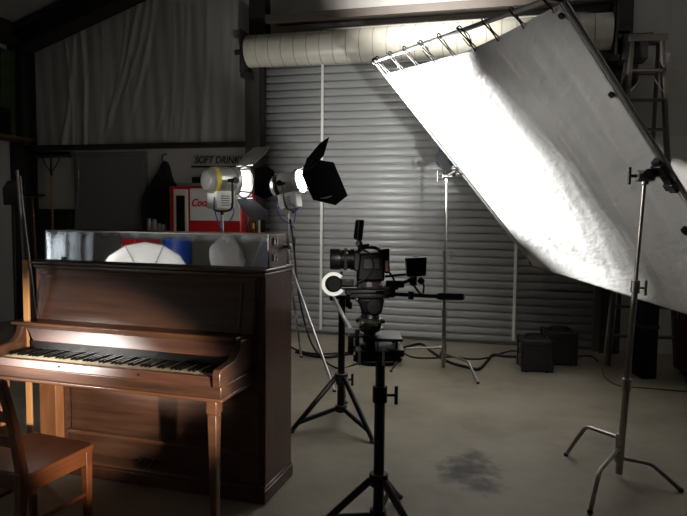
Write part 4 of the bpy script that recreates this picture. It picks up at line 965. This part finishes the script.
# leaning pale battens by the door edge
for i, (px0, py0, px1, py1) in enumerate(((604, 363, 617, 292), (609, 364, 621, 296))):
    a = gnd(px0, py0); b = at(px1-2, py1-26, a.y+.22)
    o = MB().cyl((0,0,0), xd(*b)-xd(a.x,a.y,0), .016, n=10).build('aluminium_pole', 'alu'); o.location = xd(a.x, a.y, .006)
    tag(o, ('pale metal pole leaning closest to the roller door', 'second pale metal pole leaning by the ladder foot')[i], 'pole')
# sheets of paper pinned on the far right wall
PL = ['pale paper sheet pinned high behind the ladder', 'larger pale paper sheet pinned lower on the far right wall', 'pale paper sheet pinned right of the ladder']
for i, (px, py, w_, h_) in enumerate(((640, 66, .30, .22), (646, 122, .38, .5), (676, 85, .26, .36))):
    q = wl(px, py, YW-.0); o = MB().bb((-w_/2,-.003,-h_/2),(w_/2,.0,h_/2)).build('paper_sheet', 'paper'); o.location = (q.x, YW+(.036 if q.z > 2.52 else .016), q.z)
    tag(o, PL[i], 'paper', 'papers on the right wall')

# ------------------------------------------------------------------ umbrella and boards behind the photographer, seen in the mirror
ud = wd(UDIR)
t = thing('photo_umbrella', 'white photo umbrella seen reflected in the piano mirror', 'umbrella', xd(*UMB))
q = ud.to_track_quat('Z', 'Y').to_matrix().to_4x4()
prof_ = [(.02,-.16),(.15,-.145),(.28,-.10),(.40,-.03),(.49,.06)]
MB().lathe(prof_, n=16, m=q, capped=False).build('canopy', 'umb', t, solid=.003)
for i in range(8):
    a = 2*PI*(i+.5)/8; MB().tube([q @ Vector((r_*math.cos(a)*.985, r_*math.sin(a)*.985, z_+.012)) for (r_, z_) in prof_], .005, 6).build('rib', 'steel', t)
MB().cyl(q @ Vector((0,0,-.18)), q @ Vector((0,0,.7)), .008).build('shaft', 'chrome', t)
t = thing('umbrella_stand', 'light stand holding the white photo umbrella', 'light stand', xd(pU.x, pU.y))
MB().cyl((0,0,.1),(0,0,UMB.z-.02),.016).build('pole', 'blk', t)
for a in (0.4, 2.5, 4.6): MB().cyl((0,0,.55),(.45*math.cos(a),.45*math.sin(a),.01),.012).build('leg', 'blk', t)
p = Vector((-2.95, .70, 0))
t = thing('grey_canvas_board', 'grey canvas board behind the photographer, seen in the mirror', 'board', xd(p.x, p.y), rot=(0, .35, YAW-.8))
MB().bb((-.35,-.01,0),(.35,.01,1.25)).build('canvas', 'greyleaf', t); MB().bb((-.37,-.02,0),(-.35,.02,1.27)).bb((.35,-.02,0),(.37,.02,1.27)).bb((-.37,-.02,1.25),(.37,.02,1.27)).build('frame', 'alu', t)

for nm, lab, cat, p, mt_, hh, rr_ in (('blue_drum', 'blue plastic drum behind the photographer, seen in the mirror', 'drum', (-4.38, .55), 'blue', 1.27, .18), ('red_tool_chest', 'red tool chest behind the umbrella, seen in the mirror', 'tool chest', (-4.66, .90), 'red', 1.26, .13)):
    t = thing(nm, lab, cat, xd(*p), YAW)
    if nm == 'blue_drum':
        MB().lathe([(rr_*.94,0),(rr_,.03),(rr_,.42),(rr_*1.04,.44),(rr_,.46),(rr_,.86),(rr_*1.04,.88),(rr_,.90),(rr_,hh-.03),(rr_*.94,hh)], n=28).build('body', mt_, t); MB().cyl((.1,0,hh),(.1,0,hh+.015),.04).build('bung', 'blk', t)
    else:
        MB().bb((-rr_,-.2,.05),(rr_,.2,hh)).build('body', mt_, t, bevel=.01)
        for k_ in range(5): d = MB().bb((-rr_+.02,-.215,.1+.23*k_),(rr_-.02,-.2,.31+.23*k_)).build('drawer', mt_, t, bevel=.004); MB().bb((-.06,-.23,.24+.23*k_),(.06,-.215,.26+.23*k_)).build('handle', 'alu', d)

p = Vector((-4.15, 2.35, 0))
t = thing('fill_sheet', 'pale wrinkled sheet added left of the umbrella to brighten the mirror', 'sheet', xd(*p), YAW+.95)  # put here so the mirror's left end reflects something bright
b = MB(); n = 40; vs = []; fs = []
for j in range(n+1):
    for i in range(n+1):
        x = -1.0+2.0*i/n; z = .5+1.15*j/n; vs.append((x, .03*math.sin(x*17+z)+.015*math.sin(x*41+z*3), z))
for j in range(n):
    for i in range(n): fs.append((j*(n+1)+i, j*(n+1)+i+1, (j+1)*(n+1)+i+1, (j+1)*(n+1)+i))
b.add(vs, fs).build('cloth', mat('pale_blue_sheet', (196, 206, 214), .6, vary=.06, vscale=5), t, angle=180, solid=.003)
MB().cyl((-1.05,0,1.66),(1.05,0,1.66),.014).cyl((-1.05,0,0),(-1.05,0,1.68),.014).cyl((1.05,0,0),(1.05,0,1.68),.014).build('frame', 'alu', t)
spot('sheet_fill', xd(-3.55, 2.75, 1.35), xd(-4.15, 2.35, 1.15), 40, 120, 0.6, 0.05)  # extra spot added only to light the sheet
t = thing('white_bag', 'crumpled white bag on a stool behind the photographer, seen in the mirror', 'bag', xd(-2.73, 1.34, .95), YAW)
vs, fs = _sph((0,0,.19), .16, .13, .19, 26, 18); rb_ = random.Random(5)
from mathutils import noise as _nz
vs = [(lambda f: (x*f*(1.5-.9*z/.38), y*f*(1.3-.7*z/.38), max(0, z*(.75+.4*f))))(1+.35*_nz.turbulence(Vector((x,y,z))*6, 3, True)) for (x, y, z) in vs]
MB().add(vs, fs).build('sack', 'white_disc', t)
t = thing('wooden_stool', 'wooden stool carrying the white bag, seen in the mirror', 'stool', xd(-2.73, 1.34), YAW)
MB().cyl((0,0,.92),(0,0,.95),.18,n=28).build('seat', 'broomwood', t, bevel=.006)
for a in (.8, 2.37, 3.94, 5.51): MB().cyl((.12*math.cos(a),.12*math.sin(a),.92),(.2*math.cos(a),.2*math.sin(a),0),.015).build('leg', 'broomwood', t)
# bag added out of sight behind the reflector to cast the door shadow
sbp = xd(gl.x+.15, 6.44)
t = thing('shadow_bag', 'black bag added unseen behind the reflector to shadow the door', 'shadow_bag', sbp, YAW)
for sx in (-1, 1):
    vs, fs = _sph((0,0,0), .12, .09, .21, 20, 14)
    vs = [(x+sx*.115+.01*math.sin(z*30), y+.01*math.sin(x*40+z*20), z*(1+.08*math.sin(x*25))+2.20-.03*sx) for (x, y, z) in vs]
    MB().add(vs, fs).build('lobe', 'leafblk', t)
MB().tube(smooth([(-.12,0,2.36),(-.06,0,2.43),(.06,0,2.43),(.12,0,2.30)]), .018, 8).cyl((-.20,-.16,2.43),(.12,0,2.43),.010).build('strap', 'rubber', t)
o = MB().tube(smooth([Vector(xd(LB.x+.02, LB.y, LB.z-.35)), xd(LB.x+.06, LB.y-.02, 1.3), xd(LB.x+.12, LB.y-.02, .75), xd(LB.x+.26, LB.y+.02, .25), xd(LB.x+.50, LB.y+.10, .012), xd(LB.x+.72, LB.y+.30, .012)]), .010, 8).build('lamp_cable', 'rubber'); tag(o, 'black cable hanging from the right hand film lamp to the floor', 'cable')
